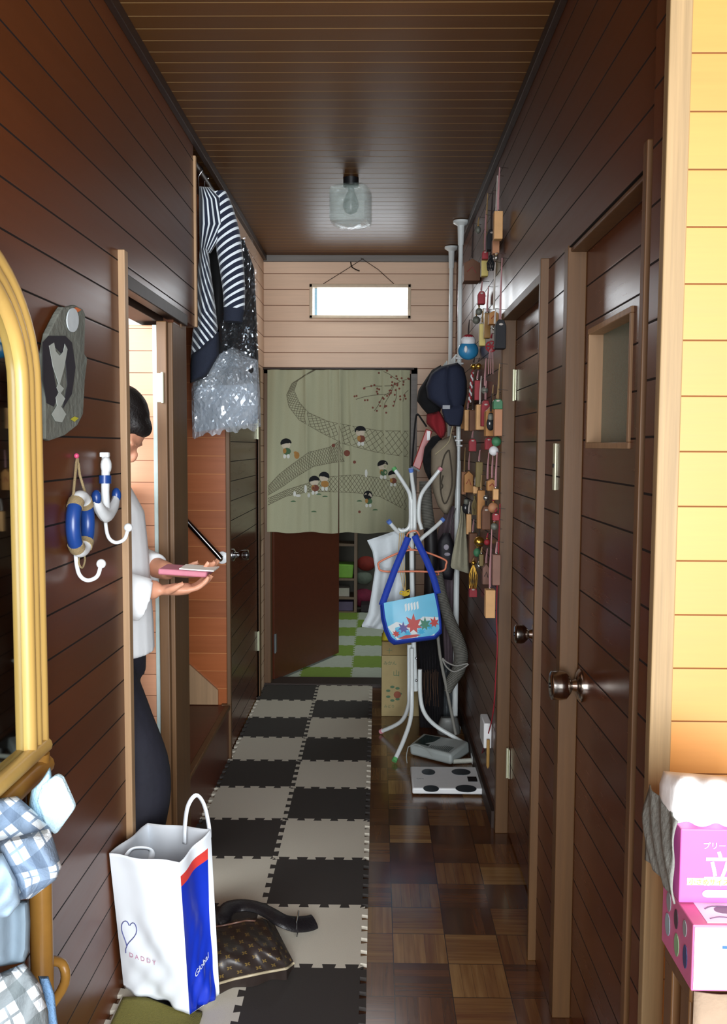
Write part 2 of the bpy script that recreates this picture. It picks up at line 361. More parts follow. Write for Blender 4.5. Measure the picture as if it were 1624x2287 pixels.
# ---- back room
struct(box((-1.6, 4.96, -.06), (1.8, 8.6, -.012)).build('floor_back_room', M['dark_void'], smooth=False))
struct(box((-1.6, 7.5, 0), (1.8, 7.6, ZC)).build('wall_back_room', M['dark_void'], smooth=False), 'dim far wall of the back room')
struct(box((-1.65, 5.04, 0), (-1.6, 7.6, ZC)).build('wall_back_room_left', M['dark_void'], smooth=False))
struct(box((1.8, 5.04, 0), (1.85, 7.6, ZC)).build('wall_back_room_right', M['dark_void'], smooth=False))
# ---- small window in the back wall
mb = MB(); y0 = YB-.014
for a, b in (((wl, y0, wt-.018), (wr, YB+.06, wt)), ((wl, y0, wb), (wr, YB+.06, wb+.016)), ((wl, y0, wb), (wl+.016, YB+.06, wt)), ((wr-.016, y0, wb), (wr, YB+.06, wt))): mb.box(a, b)
win = struct(mb.build('window_1', mat('pale_window_wood', '#cdb89c', .5), bevel=.002, smooth=False), 'small wide bright window near the ceiling')
MB().box((wl+.016, YB+.03, wb+.016), (wr-.016, YB+.036, wt-.018)).build('pane', mat('daylit_frosted_pane', '#ffffff', .5, emit='#f4faff', es=3.2), parent=win, smooth=False)
MB().box((wl+.026, YB+.012, wb+.018), (wl+.040, YB+.028, wt-.02)).build('sash', mat('aluminium_sash', '#8fb0c0', .35, .6), parent=win, smooth=False)
# ---- picture cord over the window
tk = thing('hanging_cord', at(790, 590, YB-.012), 'thin dark cord looped over a hook above the small bright window', 'cord')
mb = MB(); mb.tube([at(722, 634, YB-.02), at(770, 604, YB-.02), at(812, 577, YB-.02)], .0016, 6); mb.tube([at(806, 576, YB-.02), at(845, 602, YB-.02), at(880, 634, YB-.02)], .0016, 6)
mb.build('cord', mat('dark_cord', '#3a2b22', .8), parent=tk)
MB().tube([at(783, 582, YB-.004), at(784, 588, YB-.018), at(786, 596, YB-.02), at(795, 602, YB-.026), at(803, 605, YB-.03)], .003, 8, smooth=3).build('hook', mat('dark_iron', '#2a211c', .5, .7), parent=tk)

# ---- doors
def knob(parent, base, axis, mt, R=.030, L=.062, rose=.034):
    ax = Vector(axis)
    k = MB().lathe([(rose, 0), (rose, .005), (rose*.8, .010), (.014, .013), (.011, .022), (R*.62, .027), (R*.93, .036), (R, L*.72), (R*.96, L-.003), (R*.8, L), (R*.25, L+.001)], base, ax, 24).build('door_handle', mt, parent=parent)
    MB().lathe([(.006, 0), (.006, .002)], Vector(base)+ax*(L+.001), ax, 12).build('keyhole', M['black'], parent=k); return k
def hinge(parent, c, h, w, nrm='x', sgn=-1):
    x, y, z = c; mb = MB()
    if nrm == 'x': mb.box((x, y-w, z-h/2), (x+.003*sgn, y+w, z+h/2)); mb.tube([(x+.006*sgn, y, z-h/2-.002), (x+.006*sgn, y, z+h/2+.002)], .0045, 10)
    else: mb.box((x-w, y, z-h/2), (x+w, y+.003*sgn, z+h/2)); mb.tube([(x+w, y+.005*sgn, z-h/2-.002), (x+w, y+.005*sgn, z+h/2+.002)], .0045, 10)
    return mb.build('hinge', M['hinge'], parent=parent, smooth=True)
knobm = mat('brushed_steel', '#b9b2aa', .18, 1., var=.04)
# door_1: near right, with glazed pane
zy0, zy1, zz0, zz1 = onx(1409, 850, XD).y, onx(1318, 850, XD).y, 1.343, 1.582
mb = MB(); mb.box((XD, 1.42, .01), (XD+.035, 2.03, zz0)); mb.box((XD, 1.42, zz1), (XD+.035, 2.03, 1.765)); mb.box((XD, 1.42, zz0), (XD+.035, zy0, zz1)); mb.box((XD, zy1, zz0), (XD+.035, 2.03, zz1))
d1 = struct(mb.build('door_1', M['door_dark'], smooth=False), 'near right door with small frosted glass pane')
knob(d1, (XD, 1.985, .805), (-1, 0, 0), knobm, .033, .070, .037)
mb = MB(); e_ = .009
g_ = .003
for p, q in (((XD-.005, zy0-e_, zz0-e_), (XD+.034, zy1+e_, zz0+g_)), ((XD-.005, zy0-e_, zz1-g_), (XD+.034, zy1+e_, zz1+e_)), ((XD-.005, zy0-e_, zz0+g_), (XD+.034, zy0+g_, zz1-g_)), ((XD-.005, zy1-g_, zz0+g_), (XD+.034, zy1+e_, zz1-g_))): mb.box(p, q)
mb.build('pane_frame', M['trim_light'], parent=d1, bevel=.0015, smooth=False)
MB().box((XD+.026, zy0, zz0), (XD+.030, zy1, zz1)).build('pane', mat('green_grey_frosted_glass', '#66776a', .18, bump=.3, nscale=120, var=.1), parent=d1, smooth=False)
mb = MB(); mb.box((XR-.016, 1.398, 0), (XR+.04, 1.42, 1.80)); mb.box((XR-.002, 2.026, 0), (XD+.0, 2.068, 1.78)); mb.box((XR+.004, 1.42, 1.765), (XR+.04, 2.03, 1.7745))
struct(mb.build('trim_15', M['trim'], smooth=False, bevel=.002), 'brown casing of the near right door')
# door_2: far right
d2 = struct(box((XD, 2.27, .01), (XD+.035, 3.04, 1.755)).build('door_2', M['door_dark'], smooth=False), 'far right boarded door beside the hanging charms')
knob(d2, (XD, 2.56, .80), (-1, 0, 0), knobm, .028, .062)
hinge(d2, (XD-.002, 3.022, 1.54), .10, .017); hinge(d2, (XD-.002, 3.022, .255), .10, .017)
mb = MB(); mb.box((XR-.020, 2.262, 0), (XR+.04, 2.282, 1.80)); mb.box((XR-.004, 3.036, 0), (XD, 3.075, 1.765)); mb.box((XR-.006, 2.27, 1.755), (XR+.04, 3.06, 1.78))
struct(mb.build('trim_16', M['trim'], smooth=False, bevel=.002), 'brown casing of the far right door')
lp = onx(1240, 1070, XR); mb = MB(); mb.box((XR-.004, lp.y-.012, 1.235), (XR, lp.y+.012, 1.345)); lk = tag(mb.build('lock_plate', M['hinge'], bevel=.001), 'pale metal lock plate on the strip of wall between the two right doors', 'lock plate')
MB().box((XR-.006, lp.y-.010, 1.288), (XR-.003, lp.y+.010, 1.297)).build('slot', M['black'], parent=lk)
# door_3: closed door at left far
d3 = struct(box((XL-.04, 3.80, .02), (XL-.006, 4.68, 1.70)).build('door_3', M['door_dark'], smooth=False), 'closed brown boarded door at the far left')
knob(d3, (XL-.006, 3.875, .862), (1, 0, 0), M['chrome'], .024, .070, .028)
hinge(d3, (XL-.004, 4.665, .31), .10, .012, sgn=1)
hinge(d3, (XL-.004, 4.665, 1.42), .10, .012, sgn=1)
mb = MB(); mb.box((XL-.03, 4.68, 0), (XL+.006, 4.74, 1.74)); mb.box((XL-.03, 3.80, 1.70), (XL+.006, 4.68, 1.74))
struct(mb.build('trim_17', M['trim'], smooth=False, bevel=.002), 'brown casing of the far left door')
# door_4: plain leaf of the end doorway swung into the back room
h0 = Vector((XL+.045, YB+.06, 0)); h1 = onz(757, 1462, 0); dr = (h1-h0); Ld = dr.length; ang = math.atan2(dr.y, dr.x)
R4 = Matrix.Translation(h0) @ Matrix.Rotation(ang, 4, 'Z')
d4 = struct(MB().box((0, 0, .012), (Ld, .033, 1.735), R4).build('door_4', M['leaf_plain'], smooth=False, bevel=.002), 'plain brown door standing open into the back room')
mb = MB(); mb.box((-.004, -.003, .17), (.022, 0, .275), R4); mb.tube([R4 @ Vector((.0, -.006, .168)), R4 @ Vector((.0, -.006, .277))], .005, 10); mb.build('hinge', mat('dull_steel', '#8c9296', .4, .7), parent=d4)
# door_5: open leaf of the side room, seen through the left doorway
d5 = struct(box((-1.36, 2.685, .012), (-.656, 2.72, 1.69)).build('door_5', M['door_pink'], smooth=False, bevel=.002), 'pale boarded door of the side room standing open')
MB().box((-.667, 2.680, .012), (-.654, 2.69, 1.69)).build('door_edge', mat('pale_door_edge', '#aebfbd', .5), parent=d5, smooth=False)
hinge(d5, (-.645, 2.664, 1.505), .085, .011, nrm='y')
# ---- window reflecting room depth: none; light switch etc are things further down

# ================================================================== FLOOR MAT TILES
TP = .30
def wave(L=TP, n=5, d=.0085):
    o = []
    for i in range(n):
        s0 = L*i/n; l = L/n; o += [(s0+.04*l, -d), (s0+.25*l, -d), (s0+.19*l, d), (s0+.81*l, d), (s0+.75*l, -d)]
    return o
def tile(x0, y0, th, m, name, z=0., d=.0085, kx=1.):
    W = wave(d=d); P = []; e = .0006
    P += [(x0+s, y0+q) for s, q in W]+[(x0+TP, y0)]
    P += [(x0+TP+q, y0+s) for s, q in W]+[(x0+TP, y0+TP)]
    P += [(x0+s, y0+TP+q) for s, q in reversed(W)]+[(x0, y0+TP)]
    P += [(x0+q, y0+s) for s, q in reversed(W)]+[(x0, y0)]
    return MB().prism([(x0+(x-x0)*kx, y, z+.001) for x, y in P], (0, 0, th)).build(name, m, smooth=False)
beige = mat('beige_foam', '#cdc6b6', .75, bump=.3, nscale=300, var=.05); brown = mat('dark_brown_foam', '#35302d', .7, bump=.3, nscale=300, var=.08)
ordn = ['first', 'second', 'third', 'fourth', 'fifth', 'sixth', 'seventh', 'eighth', 'ninth', 'tenth', 'eleventh', 'twelfth', 'thirteenth']
Y0 = 4.607
for r in range(12):
    for c in range(2):
        y = Y0-TP*r
        dark = (r+c) % 2 == 0
        o = tile(-.6165+.2945*c, y, .010, brown if dark else beige, 'foam_floor_tile', kx=.2945/TP)
        tag(o, '%s foam puzzle tile, %s column, %s row from the end doorway' % ('dark brown' if dark else 'beige', 'left' if c == 0 else 'right', ordn[r]), 'floor tile', 'foam puzzle tiles along the hall')
green = mat('green_foam', '#86a33f', .8, var=.06); gwhite = mat('pale_foam', '#c3cbbb', .8, var=.05)
for r in range(7):
    for c in range(4):
        x = -.745+TP*(c-0); y = 5.09-TP+TP*r if False else 5.065+TP*r
        if c == 0 and r > 1: continue
        gr = (r+c) % 2 == 1
        o = tile(x, y, .010, green if gr else gwhite, 'play_mat_tile', -.012, .005)
        tag(o, '%s back room floor tile, %s row past the doorway, %s from left' % ('green' if gr else 'pale grey', ordn[r], ordn[c]), 'floor tile', 'green and pale foam tiles in the back room')
# olive rug at the bottom left
mb = MB(); mb.grid(lambda u, v: Vector((-.60+.20*u, 1.55+.50*v-.05*u*u, 0.0175+.002*math.sin(u*6)*math.sin(v*7))), 24, 36)
tag(mb.build('rug', mat('olive_pile', '#7b7434', .95, bump=1., nscale=150), solid=.009), 'small olive green rug under the big white carrier bag', 'rug')

# ================================================================== NOREN (door curtain)
cur_mats = [mat('sage_linen', '#b6b798', .9, bump=.4, nscale=260, var=.06), mat('print_brown', '#6a6450', .9), mat('print_black', '#17191c', .9), mat('print_skin', '#d3c9b4', .9), mat('print_rust', '#7d4a3c', .9), mat('print_green', '#4f7050', .9), mat('print_white', '#dfe3dc', .9), mat('print_ochre', '#b08246', .9)]
YC = 4.905
def fold(x, z):
    t = (1.755-z)/.9; k = min(1, max(0, t*2.2))
    f = .007*math.sin(x*38+1.)*(1-.45*t)+.005*math.sin(x*71+2*t)+.006*t*math.sin(x*17+1.3)
    for c0, a in ((-.392, .012), (-.262, .010), (-.205, .013), (-.150, .009), (.03, .008), (.125, .010)): f -= a*math.exp(-((x-c0-.02*t)/.010)**2)*(1-.55*t)
    return f
def CU(u, v, off=.0015):
    p = at(u, v, YC); return Vector((p.x, YC+fold(p.x, p.z)-off, p.z))
cx0, cxs, cx1 = at(597, 1000, YC).x, at(757, 1100, YC).x, at(915, 1000, YC).x
ztop, zbot = at(750, 826, YC).z, at(750, 1190, YC).z
curtain = thing('door_curtain', ((cx0+cx1)/2, YC, zbot), 'sage green split door curtain with printed paths, blossom and children over the end doorway', 'curtain')
def vis(mb, pts, w_, side):
    pts = [(u, v) for u, v in pts]; mb.strip([CU(u, v) for u, v in pts], w_, (0, 1, 0))
def dens(pts, n=6):
    o = []
    for (a, b), (c, d) in zip(pts, pts[1:]):
        for k in range(n): t = k/n; o.append((a+(c-a)*t, b+(d-b)*t))
    return o+[pts[-1]]
bands = [([(705, 826), (665, 850), (657, 872), (668, 898), (690, 922), (735, 942), (790, 952), (848, 962), (912, 963)], [(700, 826), (652, 856), (640, 882), (645, 908), (668, 938), (720, 968), (770, 992), (840, 1010), (912, 1021)]),
         ([(760, 984), (735, 999), (690, 1010), (655, 1035), (625, 1058), (599, 1086)], [(770, 1030), (740, 1034), (700, 1042), (662, 1065), (630, 1088), (599, 1106)]),
         ([(599, 1113), (640, 1094), (690, 1078), (740, 1064), (800, 1060), (850, 1068), (908, 1084)], [(599, 1128), (640, 1108), (690, 1098), (740, 1098), (800, 1101), (850, 1110), (908, 1140)])]
for side, (xa, xb) in enumerate(((cx0, cxs-.0012), (cxs+.0012, cx1))):
    mb = MB(); n = 90
    def cf(i, j, xa=xa, xb=xb):
        x = xa+(xb-xa)*i; z = ztop+(zbot-ztop)*j; 
        zz = z+(.004*math.sin(x*30) if j > .98 else 0)
        return Vector((x+.004*(j-.5)*(1 if side else -1), YC+fold(x, z), zz))
    mb.grid(cf, n, 70)
    # printed lattice paths
    inside = lambda u: (at(u, 1000, YC).x > xa and at(u, 1000, YC).x < xb)
    mb.mi = 1
    for up, lo in bands:
        U, L = dens(up, 8), dens(lo, 8); N = min(len(U), len(L))
        m_ = int(len(U)); rows = 5
        def bp(s_, t_):
            i = s_*(len(U)-1); k = int(min(i, len(U)-2)); f = i-k; a = (U[k][0]*(1-f)+U[k+1][0]*f, U[k][1]*(1-f)+U[k+1][1]*f)
            i = s_*(len(L)-1); k = int(min(i, len(L)-2)); f = i-k; b = (L[k][0]*(1-f)+L[k+1][0]*f, L[k][1]*(1-f)+L[k+1][1]*f)
            return (a[0]*(1-t_)+b[0]*t_, a[1]*(1-t_)+b[1]*t_)
        q = 38; stp = 1./q
        for sg in (1, -1):
            for i in range(-q//3, q+q//3):
                line = []
                for k in range(7):
                    t_ = k/6; s_ = i*stp+sg*(t_-.5)*stp*3.0
                    if 0 <= s_ <= 1:
                        p = bp(s_, t_)
                        if inside(p[0]): line.append(p)
                if len(line) > 1: vis(mb, line, .0024, side)
        for t_ in (0., 1.):
            line = []
            for k in range(61):
                p = bp(k/60, t_)
                if inside(p[0]): line.append(p)
                else:
                    if len(line) > 1: vis(mb, line, .0022, side)
                    line = []
            if len(line) > 1: vis(mb, line, .0022, side)
    def blob(u, v, ru, rv, mi, a0=0, a1=2*PI, n=14, off=.0025):
        if not inside(u): return
        mb.mi = mi; c = CU(u, v, off); P = [CU(u+ru*math.cos(a0+(a1-a0)*k/n), v+rv*math.sin(a0+(a1-a0)*k/n), off) for k in range(n+1)]
        mb.add([c]+P, [(0, k+1, k+2) for k in range(n)])
    def kid(u, v, s_, body, sd=1, full=False):
        blob(u, v+3*s_, 10*s_, 9*s_, 3, off=.0022)
        if full: blob(u, v+1*s_, 12*s_, 12*s_, 2, off=.0026)
        else: blob(u, v-1*s_, 12.5*s_, 11*s_, 2, PI*.97-.25*sd, 2.06*PI-.25*sd, off=.003); blob(u, v-1*s_, 12.5*s_, 5*s_, 2, PI, 2*PI, off=.0034)
        blob(u+2, v+17*s_, 9*s_, 8*s_, body, off=.0024); blob(u-3, v+16*s_, 4*s_, 6*s_, 7, off=.0030); blob(u-3, v+28*s_, 3.5*s_, 5*s_, 6, off=.0024); blob(u+5, v+28*s_, 3.5*s_, 5*s_, 6, off=.0024)
    kid(639, 991, 1., 5); kid(805, 963, 1., 4); kid(702, 1074, .95, 4); kid(724, 1065, .95, 7, -1); kid(855, 1039, .95, 5); kid(877, 1060, .8, 4); kid(822, 1105, .85, 5, full=True)
    blob(663, 1017, 6, 8, 7); blob(660, 1011, 4, 3, 7)
    for u, v, a, b in ((658, 1103, 3, 6), (666, 1107, 6, 3), (683, 1092, 3, 9), (690, 1106, 3, 5), (818, 1057, 3, 9)): blob(u, v, a, b, 6)
    for u, v, r_ in ((775, 1012, 7), (745, 995, 4), (792, 1032, 3.5), (803, 1143, 3)): blob(u, v, r_, r_, 4)
    for u, v in ((712, 1105), (726, 1110), (655, 1121), (701, 1144), (838, 1140), (803, 1120)): blob(u, v, 6, 3, 5, PI, 2*PI)
    mb.mi = 1; rnd = random.Random(3)
    for br in ([(916, 845), (895, 852), (880, 858), (868, 878), (855, 885), (845, 905), (836, 918)], [(916, 868), (905, 878), (900, 897)], [(880, 862), (872, 880), (860, 900), (857, 914)], [(895, 852), (882, 845), (868, 835), (853, 828)], [(868, 880), (840, 882), (815, 886), (795, 892)], [(880, 862), (850, 862), (830, 862), (812, 866)], [(885, 868), (886, 885), (880, 905)]):
        p = [q for q in dens(br, 3) if inside(q[0])]; mb.mi = 1
        if len(p) > 1: vis(mb, p, .0032, side)
        for u, v in br:
            for _ in range(2): blob(u+rnd.uniform(-8, 8), v+rnd.uniform(-8, 8), 2.4, 2.4, 4, n=7)
    mb.noflip = True
    mb.build('curtain_panel', cur_mats, parent=curtain)
a, b = at(586, 823, YC), at(925, 824, YC)
MB().tube([a, b], .007, 10).build('curtain_rod', M['trim_dark'], parent=curtain)

# ================================================================== CEILING LAMP
lc = onz(784, 398, ZC); lc = Vector((lc.x, lc.y, ZC))
lamp = thing('ceiling_lamp', lc, 'small ceiling lamp with a ribbed clear glass cube shade and black holder', 'lamp')
MB().lathe([(.030, 0), (.030, -.030), (.026, -.034), (.012, -.036)], lc, n=20).build('lamp_holder', M['black'], parent=lamp)
gl = NT('ribbed_glass'); gl.p.inputs['Base Color'].default_value = (.45, .56, .52, 1); gl.p.inputs['Roughness'].default_value = .05; gl.p.inputs['Alpha'].default_value = .20
gg = gl.n('ShaderNodeTexCoord'); gl.bump(gl.noise(gg.outputs['Object'], 45, 3), 1., .02)
mb = MB(); n = 64; prof = [(.34, -.028), (.72, -.034), (.97, -.046), (1., -.06), (1., -.155), (.95, -.170), (.6, -.182), (.15, -.188)]
vs = []
for k_, h in prof:
    for i in range(n):
        a = 2*PI*i/n; sq = .074/max(abs(math.cos(a+.15)), abs(math.sin(a+.15)))**.82; rr = sq*k_*(1+.018*math.cos(a*24)); vs.append(lc+Vector((math.cos(a)*rr, math.sin(a)*rr, h)))
mb.add(vs, [(i*n+k, i*n+(k+1) % n, (i+1)*n+(k+1) % n, (i+1)*n+k) for i in range(len(prof)-1) for k in range(n)]+[tuple((len(prof)-1)*n+k for k in range(n))])
mb.build('lamp_shade', gl.m, parent=lamp, solid=.004)
MB().lathe([(.012, -.036), (.014, -.05), (.028, -.085), (.031, -.105), (.022, -.128), (.004, -.136)], lc, n=16).build('bulb', mat('clear_bulb', '#7e8a86', .15, alpha=.5), parent=lamp)

# ================================================================== TENSION POLES
def pole(u, vtop, label, vb, r=.0125):
    p = onz(u, vtop, ZC); x, y = p.x, p.y
    x = min(x, XR-.045)
    t = thing('tension_pole', (x, y, 0), label, 'pole', 'white tension poles')
    MB().lathe([(.036, 2.357), (.036, 2.347), (.016, 2.335), (.013, 2.25)], (x, y, 0), n=20).build('ceiling_pad', M['white_tube'], parent=t)
    MB().tube([(x, y, 2.30), (x, y, 1.25)], .0105, 14).build('upper_tube', M['white_tube'], parent=t)
    MB().tube([(x, y, 1.27), (x, y, .02)], .0135, 14).build('lower_tube', M['white_tube'], parent=t)
    MB().lathe([(.030, .002), (.030, .012), (.014, .03)], (x, y, 0), n=20).build('floor_pad', M['white_tube'], parent=t)
    return t, x, y
pt1, px1, py1 = pole(1030, 492, 'nearer white tension pole with round ceiling pad', 0)
pt2, px2, py2 = pole(1015, 550, 'farther white tension pole close to the end wall', 0)
# hook rail clamped between poles, top and middle
def rail(z, label, nh=5):
    t = thing('hook_rail', (px1, py1, z), label, 'hook rail', 'white wire hook rails on the poles')
    MB().tube([(px1, py1-.02, z), (px2, py2+.02, z)], .004, 8).build('bar', M['white_tube'], parent=t)
    for k in range(nh):
        f = (k+.5)/nh; x = px1+(px2-px1)*f*.5-.016; y = py1+(py2-py1)*f*.5
        MB().tube([(x+.01, y, z+.02), (x, y, z+.02), (x-.004, y, z-.03), (x-.02, y-.006, z-.045), (x-.036, y-.008, z-.03), (x-.04, y-.008, z-.005)], .003, 8, smooth=3).build('hook', M['white_tube'], parent=t)
    for q in (-.012, .012): MB().box((px1-.018, py1-.018+q*0, z-.012+q), (px1+.018, py1+.018, z-.004+q)).build('clamp', M['white_plastic'], parent=t, bevel=.002)
rail(1.735, 'white hook rail on the poles above the navy cap'); rail(1.36, 'white hook rail on the poles below the navy cap', 4)

# ================================================================== COAT RACK
YR = 3.93
rack = thing('coat_rack', (at(923, 1500, YR).x, YR, 0), 'white tubular child size coat rack with coloured tips', 'coat rack')
tp = {'green': mat('green_tip', '#63b36b', .5), 'blue': mat('blue_tip', '#5f86d8', .5), 'pink': mat('pink_tip', '#e39aa6', .5)}
P = lambda u, v, d=0.: at(u, v, YR+d)
MB().tube([P(928, 1543), P(921, 1330), P(919, 1115)], .0108, 14, smooth=4).build('pole', M['white_tube'], parent=rack)
legs = [([P(914, 1440, -.0), P(914, 1500), P(914, 1545), P(912, 1578, .03), P(895, 1612, .09), P(851, 1640, .17)], 'pink'),
        ([P(920, 1448, -.03), P(920, 1540, -.03), P(918, 1600, -.07), P(903, 1650, -.14), P(881, 1705, -.215)], 'green'),
        ([P(938, 1495, .01), P(939, 1555, .01), P(948, 1592, .0), P(972, 1620, .0), P(1012, 1645, -.01), P(1040, 1662, -.01)], 'blue')]
for pts, c in legs:
    pts = [Vector(p) for p in pts]; pts[-1].z = max(pts[-1].z, .012)
    lg = MB().tube(pts, .0095, 12, smooth=5).build('leg', M['white_tube'], parent=rack)
    d = (pts[-1]-pts[-2]).normalized(); MB().tube([pts[-1]-d*.012, pts[-1]+d*.003], .0112, 12).build('tip', tp[c], parent=lg)
arms = [([P(880, 1046, .05), P(900, 1076, .03), P(915, 1103, .0), P(917, 1130, 0), P(917, 1165), P(912, 1180), P(900, 1186), P(888, 1182)], 'green'),
        ([P(918, 1048, -.05), P(921, 1075, -.03), P(925, 1105, -.01), P(926, 1140), P(926, 1190)], 'blue'),
        ([P(985, 1046, .02), P(962, 1075, .02), P(942, 1103, 0), P(936, 1130), P(936, 1160), P(939, 1172), P(942, 1182)], 'pink'),
        ([P(868, 1164, -.04), P(878, 1176, -.03), P(890, 1189, -.01), P(903, 1200, 0), P(914, 1225, 0)], 'blue'),
        ([P(990, 1160, .04), P(978, 1172, .03), P(962, 1186, .01), P(940, 1205, 0), P(930, 1225, 0)], 'blue')]
for pts, c in arms:
    ar = MB().tube(pts, .0088, 12, smooth=4).build('arm', M['white_tube'], parent=rack)
    d = (pts[0]-pts[1]).normalized(); MB().tube([pts[0]-d*.012, pts[0]+d*.003], .0106, 12).build('tip', tp[c], parent=ar)
for v in (1470, 1520): MB().ball(P(930, v, -.02), .006, 10).build('bolt', M['chrome'], parent=rack)

def px_sheet(name, mats, Y, left, right, parent=None, n=(24, 40), fold=None, solid=.004, sub=0, thick=None):
    """cloth panel whose left/right outlines are given as photo points at real depth Y"""
    def lerp(pl, t):
        i = t*(len(pl)-1); k = int(min(i, len(pl)-2)); f = i-k; return (pl[k][0]*(1-f)+pl[k+1][0]*f, pl[k][1]*(1-f)+pl[k+1][1]*f)
    def fn(i, j):
        a, b = lerp(left, j), lerp(right, j); u, v = a[0]+(b[0]-a[0])*i, a[1]+(b[1]-a[1])*i
        d = fold(i, j) if fold else 0
        return at(u, v, Y+d)
    return MB().grid(fn, *n)
def solid_sheet(name, mt, Y, left, right, depth=.05, n=(20, 30), fold=None, parent=None, rough=0.):
    """closed pillow-like body with the outline given on the front, real depth behind"""
    def lerp(pl, t):
        i = t*(len(pl)-1); k = int(min(i, len(pl)-2)); f = i-k; return (pl[k][0]*(1-f)+pl[k+1][0]*f, pl[k][1]*(1-f)+pl[k+1][1]*f)
    mb = MB(); nu, nv = n
    def fn(sd):
        def g(i, j):
            a, b = lerp(left, j), lerp(right, j); u, v = a[0]+(b[0]-a[0])*i, a[1]+(b[1]-a[1])*i
            e = (1-abs(2*i-1)**3.)*(1-abs(2*j-1)**7.)
            d = (fold(i, j) if fold else 0)*e**.3 if e > 0 else 0
            return at(u, v, Y+sd*depth*.5*max(e, 0)**.5+d)
        return g
    mb.grid(fn(-1), nu, nv); mb.grid(fn(1), nu, nv)
    return mb.build(name, mt, parent=parent, weld=True)

# ---- things hanging on the coat rack
cw = mat('white_cotton', '#dfe9ee', .85, var=.03, bump=.2, nscale=80)
f1 = lambda i, j: .012*math.sin(i*9+j*2)+.008*math.sin(i*21-j*3)*j
o = solid_sheet('cloth_bag', cw, 3.97, [(820, 1207), (832, 1232), (838, 1270), (829, 1330), (822, 1370), (806, 1400)], [(905, 1178), (905, 1235), (905, 1290), (902, 1340), (900, 1390), (872, 1408)], .05, (26, 34), f1)
tag(o, 'white drawstring cloth bag hanging at the left of the coat rack', 'bag')
oy = 3.86; hg = thing('clothes_hanger', at(920, 1275, oy), 'orange plastic clothes hanger on the coat rack', 'hanger')
om = mat('orange_plastic', '#ef8b66', .4)
MB().tube([at(u, v, oy) for u, v in ((920, 1228), (990, 1248), (996, 1262), (985, 1276), (920, 1276), (858, 1276), (846, 1266), (853, 1252))], .0042, 10, smooth=5, close=True).build('hanger_frame', om, parent=hg)
MB().tube([at(u, v, oy) for u, v in ((920, 1229), (908, 1212), (909, 1196), (916, 1188), (930, 1186), (937, 1196))], .0036, 10, smooth=5).build('hanger_hook', om, parent=hg)
MB().tube([at(978, 1276, oy), at(980, 1284, oy), at(974, 1284, oy)], .003, 8).build('strap_notch', om, parent=hg)
# blue satchel
sy = 3.80; blu = mat('royal_blue_webbing', '#1f43b8', .7, var=.08, bump=.3, nscale=200)
sat = thing('shoulder_bag', at(918, 1436, sy), 'blue child shoulder bag with bright sky blue printed flap, hung on the coat rack', 'bag')
BL = [(849, 1352), (851, 1380), (858, 1410), (868, 1432), (880, 1441)]; BR = [(976, 1322), (983, 1360), (987, 1395), (987, 1415), (973, 1428)]
solid_sheet('bag_body', blu, sy+.03, BL, BR, .08, (20, 20), parent=sat)
FL = [(855, 1347), (858, 1378), (865, 1406), (873, 1425), (884, 1432)]; FR = [(972, 1324), (979, 1358), (983, 1388), (984, 1407), (970, 1421)]
fm = [mat('sky_blue_vinyl', '#6fcdf2', .3, coat=.4, var=.12, nscale=9), mat('print_pale', '#e9f6fb', .35), mat('print_red', '#c8443e', .4), mat('print_teal', '#3f8a70', .4), mat('print_violet', '#5a55a0', .4), mat('print_cyan', '#2ab5e6', .4)]
def flap_pt(i, j, off=0.):
    def lerp(pl, t):
        q = t*(len(pl)-1); k = int(min(q, len(pl)-2)); f = q-k; return (pl[k][0]*(1-f)+pl[k+1][0]*f, pl[k][1]*(1-f)+pl[k+1][1]*f)
    a, b = lerp(FL, j), lerp(FR, j); return at(a[0]+(b[0]-a[0])*i, a[1]+(b[1]-a[1])*i, sy-.014-.006*math.sin(PI*i)-off)
mb = MB(); mb.grid(lambda i, j: flap_pt(i, j), 20, 18)
def fpoly(pts, mi, off):
    mb.mi = mi; c = (sum(p[0] for p in pts)/len(pts), sum(p[1] for p in pts)/len(pts)); V = [flap_pt(*c, off)]+[flap_pt(*p, off) for p in pts]; n = len(pts); mb.add(V, [(0, k+1, (k+1) % n+1) for k in range(n)])
fpoly([(.02, .45), (.2, .38), (.45, .5), (.7, .36), (.98, .42), (.98, .97), (.5, .99), (.06, .97)], 1, .0008)
rr = random.Random(5)
def star(cx, cy, r, mi, off, n=9, ky=1.4): fpoly([(cx+r*(1 if k % 2 else .5)*math.cos(PI*k/n), min(.98, cy+ky*r*(1 if k % 2 else .5)*math.sin(PI*k/n))) for k in range(2*n)], mi, off)
for q in ((.18, .62, .07, 5), (.35, .7, .08, 5), (.62, .72, .08, 5), (.8, .6, .07, 5), (.5, .88, .06, 5)): star(*q, .0012)
for q in ((.50, .50, .17, 2), (.30, .54, .11, 4), (.71, .53, .12, 3), (.89, .52, .10, 2), (.13, .66, .08, 2)): star(*q, .0018, 7)
fpoly([(.12, .84), (.3, .74), (.52, .78), (.62, .84), (.5, .92), (.2, .93)], 2, .002)
for k in range(5): fpoly([(.4+.055*k, .1), (.44+.055*k, .08), (.43+.055*k, .2), (.395+.055*k, .22)], 1, .001)
mb.noflip = True; mb.build('flap', fm, parent=sat)
mb = MB(); edge = [flap_pt(0, j/10) for j in range(11)]+[flap_pt(i/8, 1) for i in range(1, 9)]+[flap_pt(1, j/10) for j in range(9, -1, -1)]; mb.tube(edge, .0045, 8); mb.build('piping', blu, parent=sat)
mb = MB(); mb.noflip = False
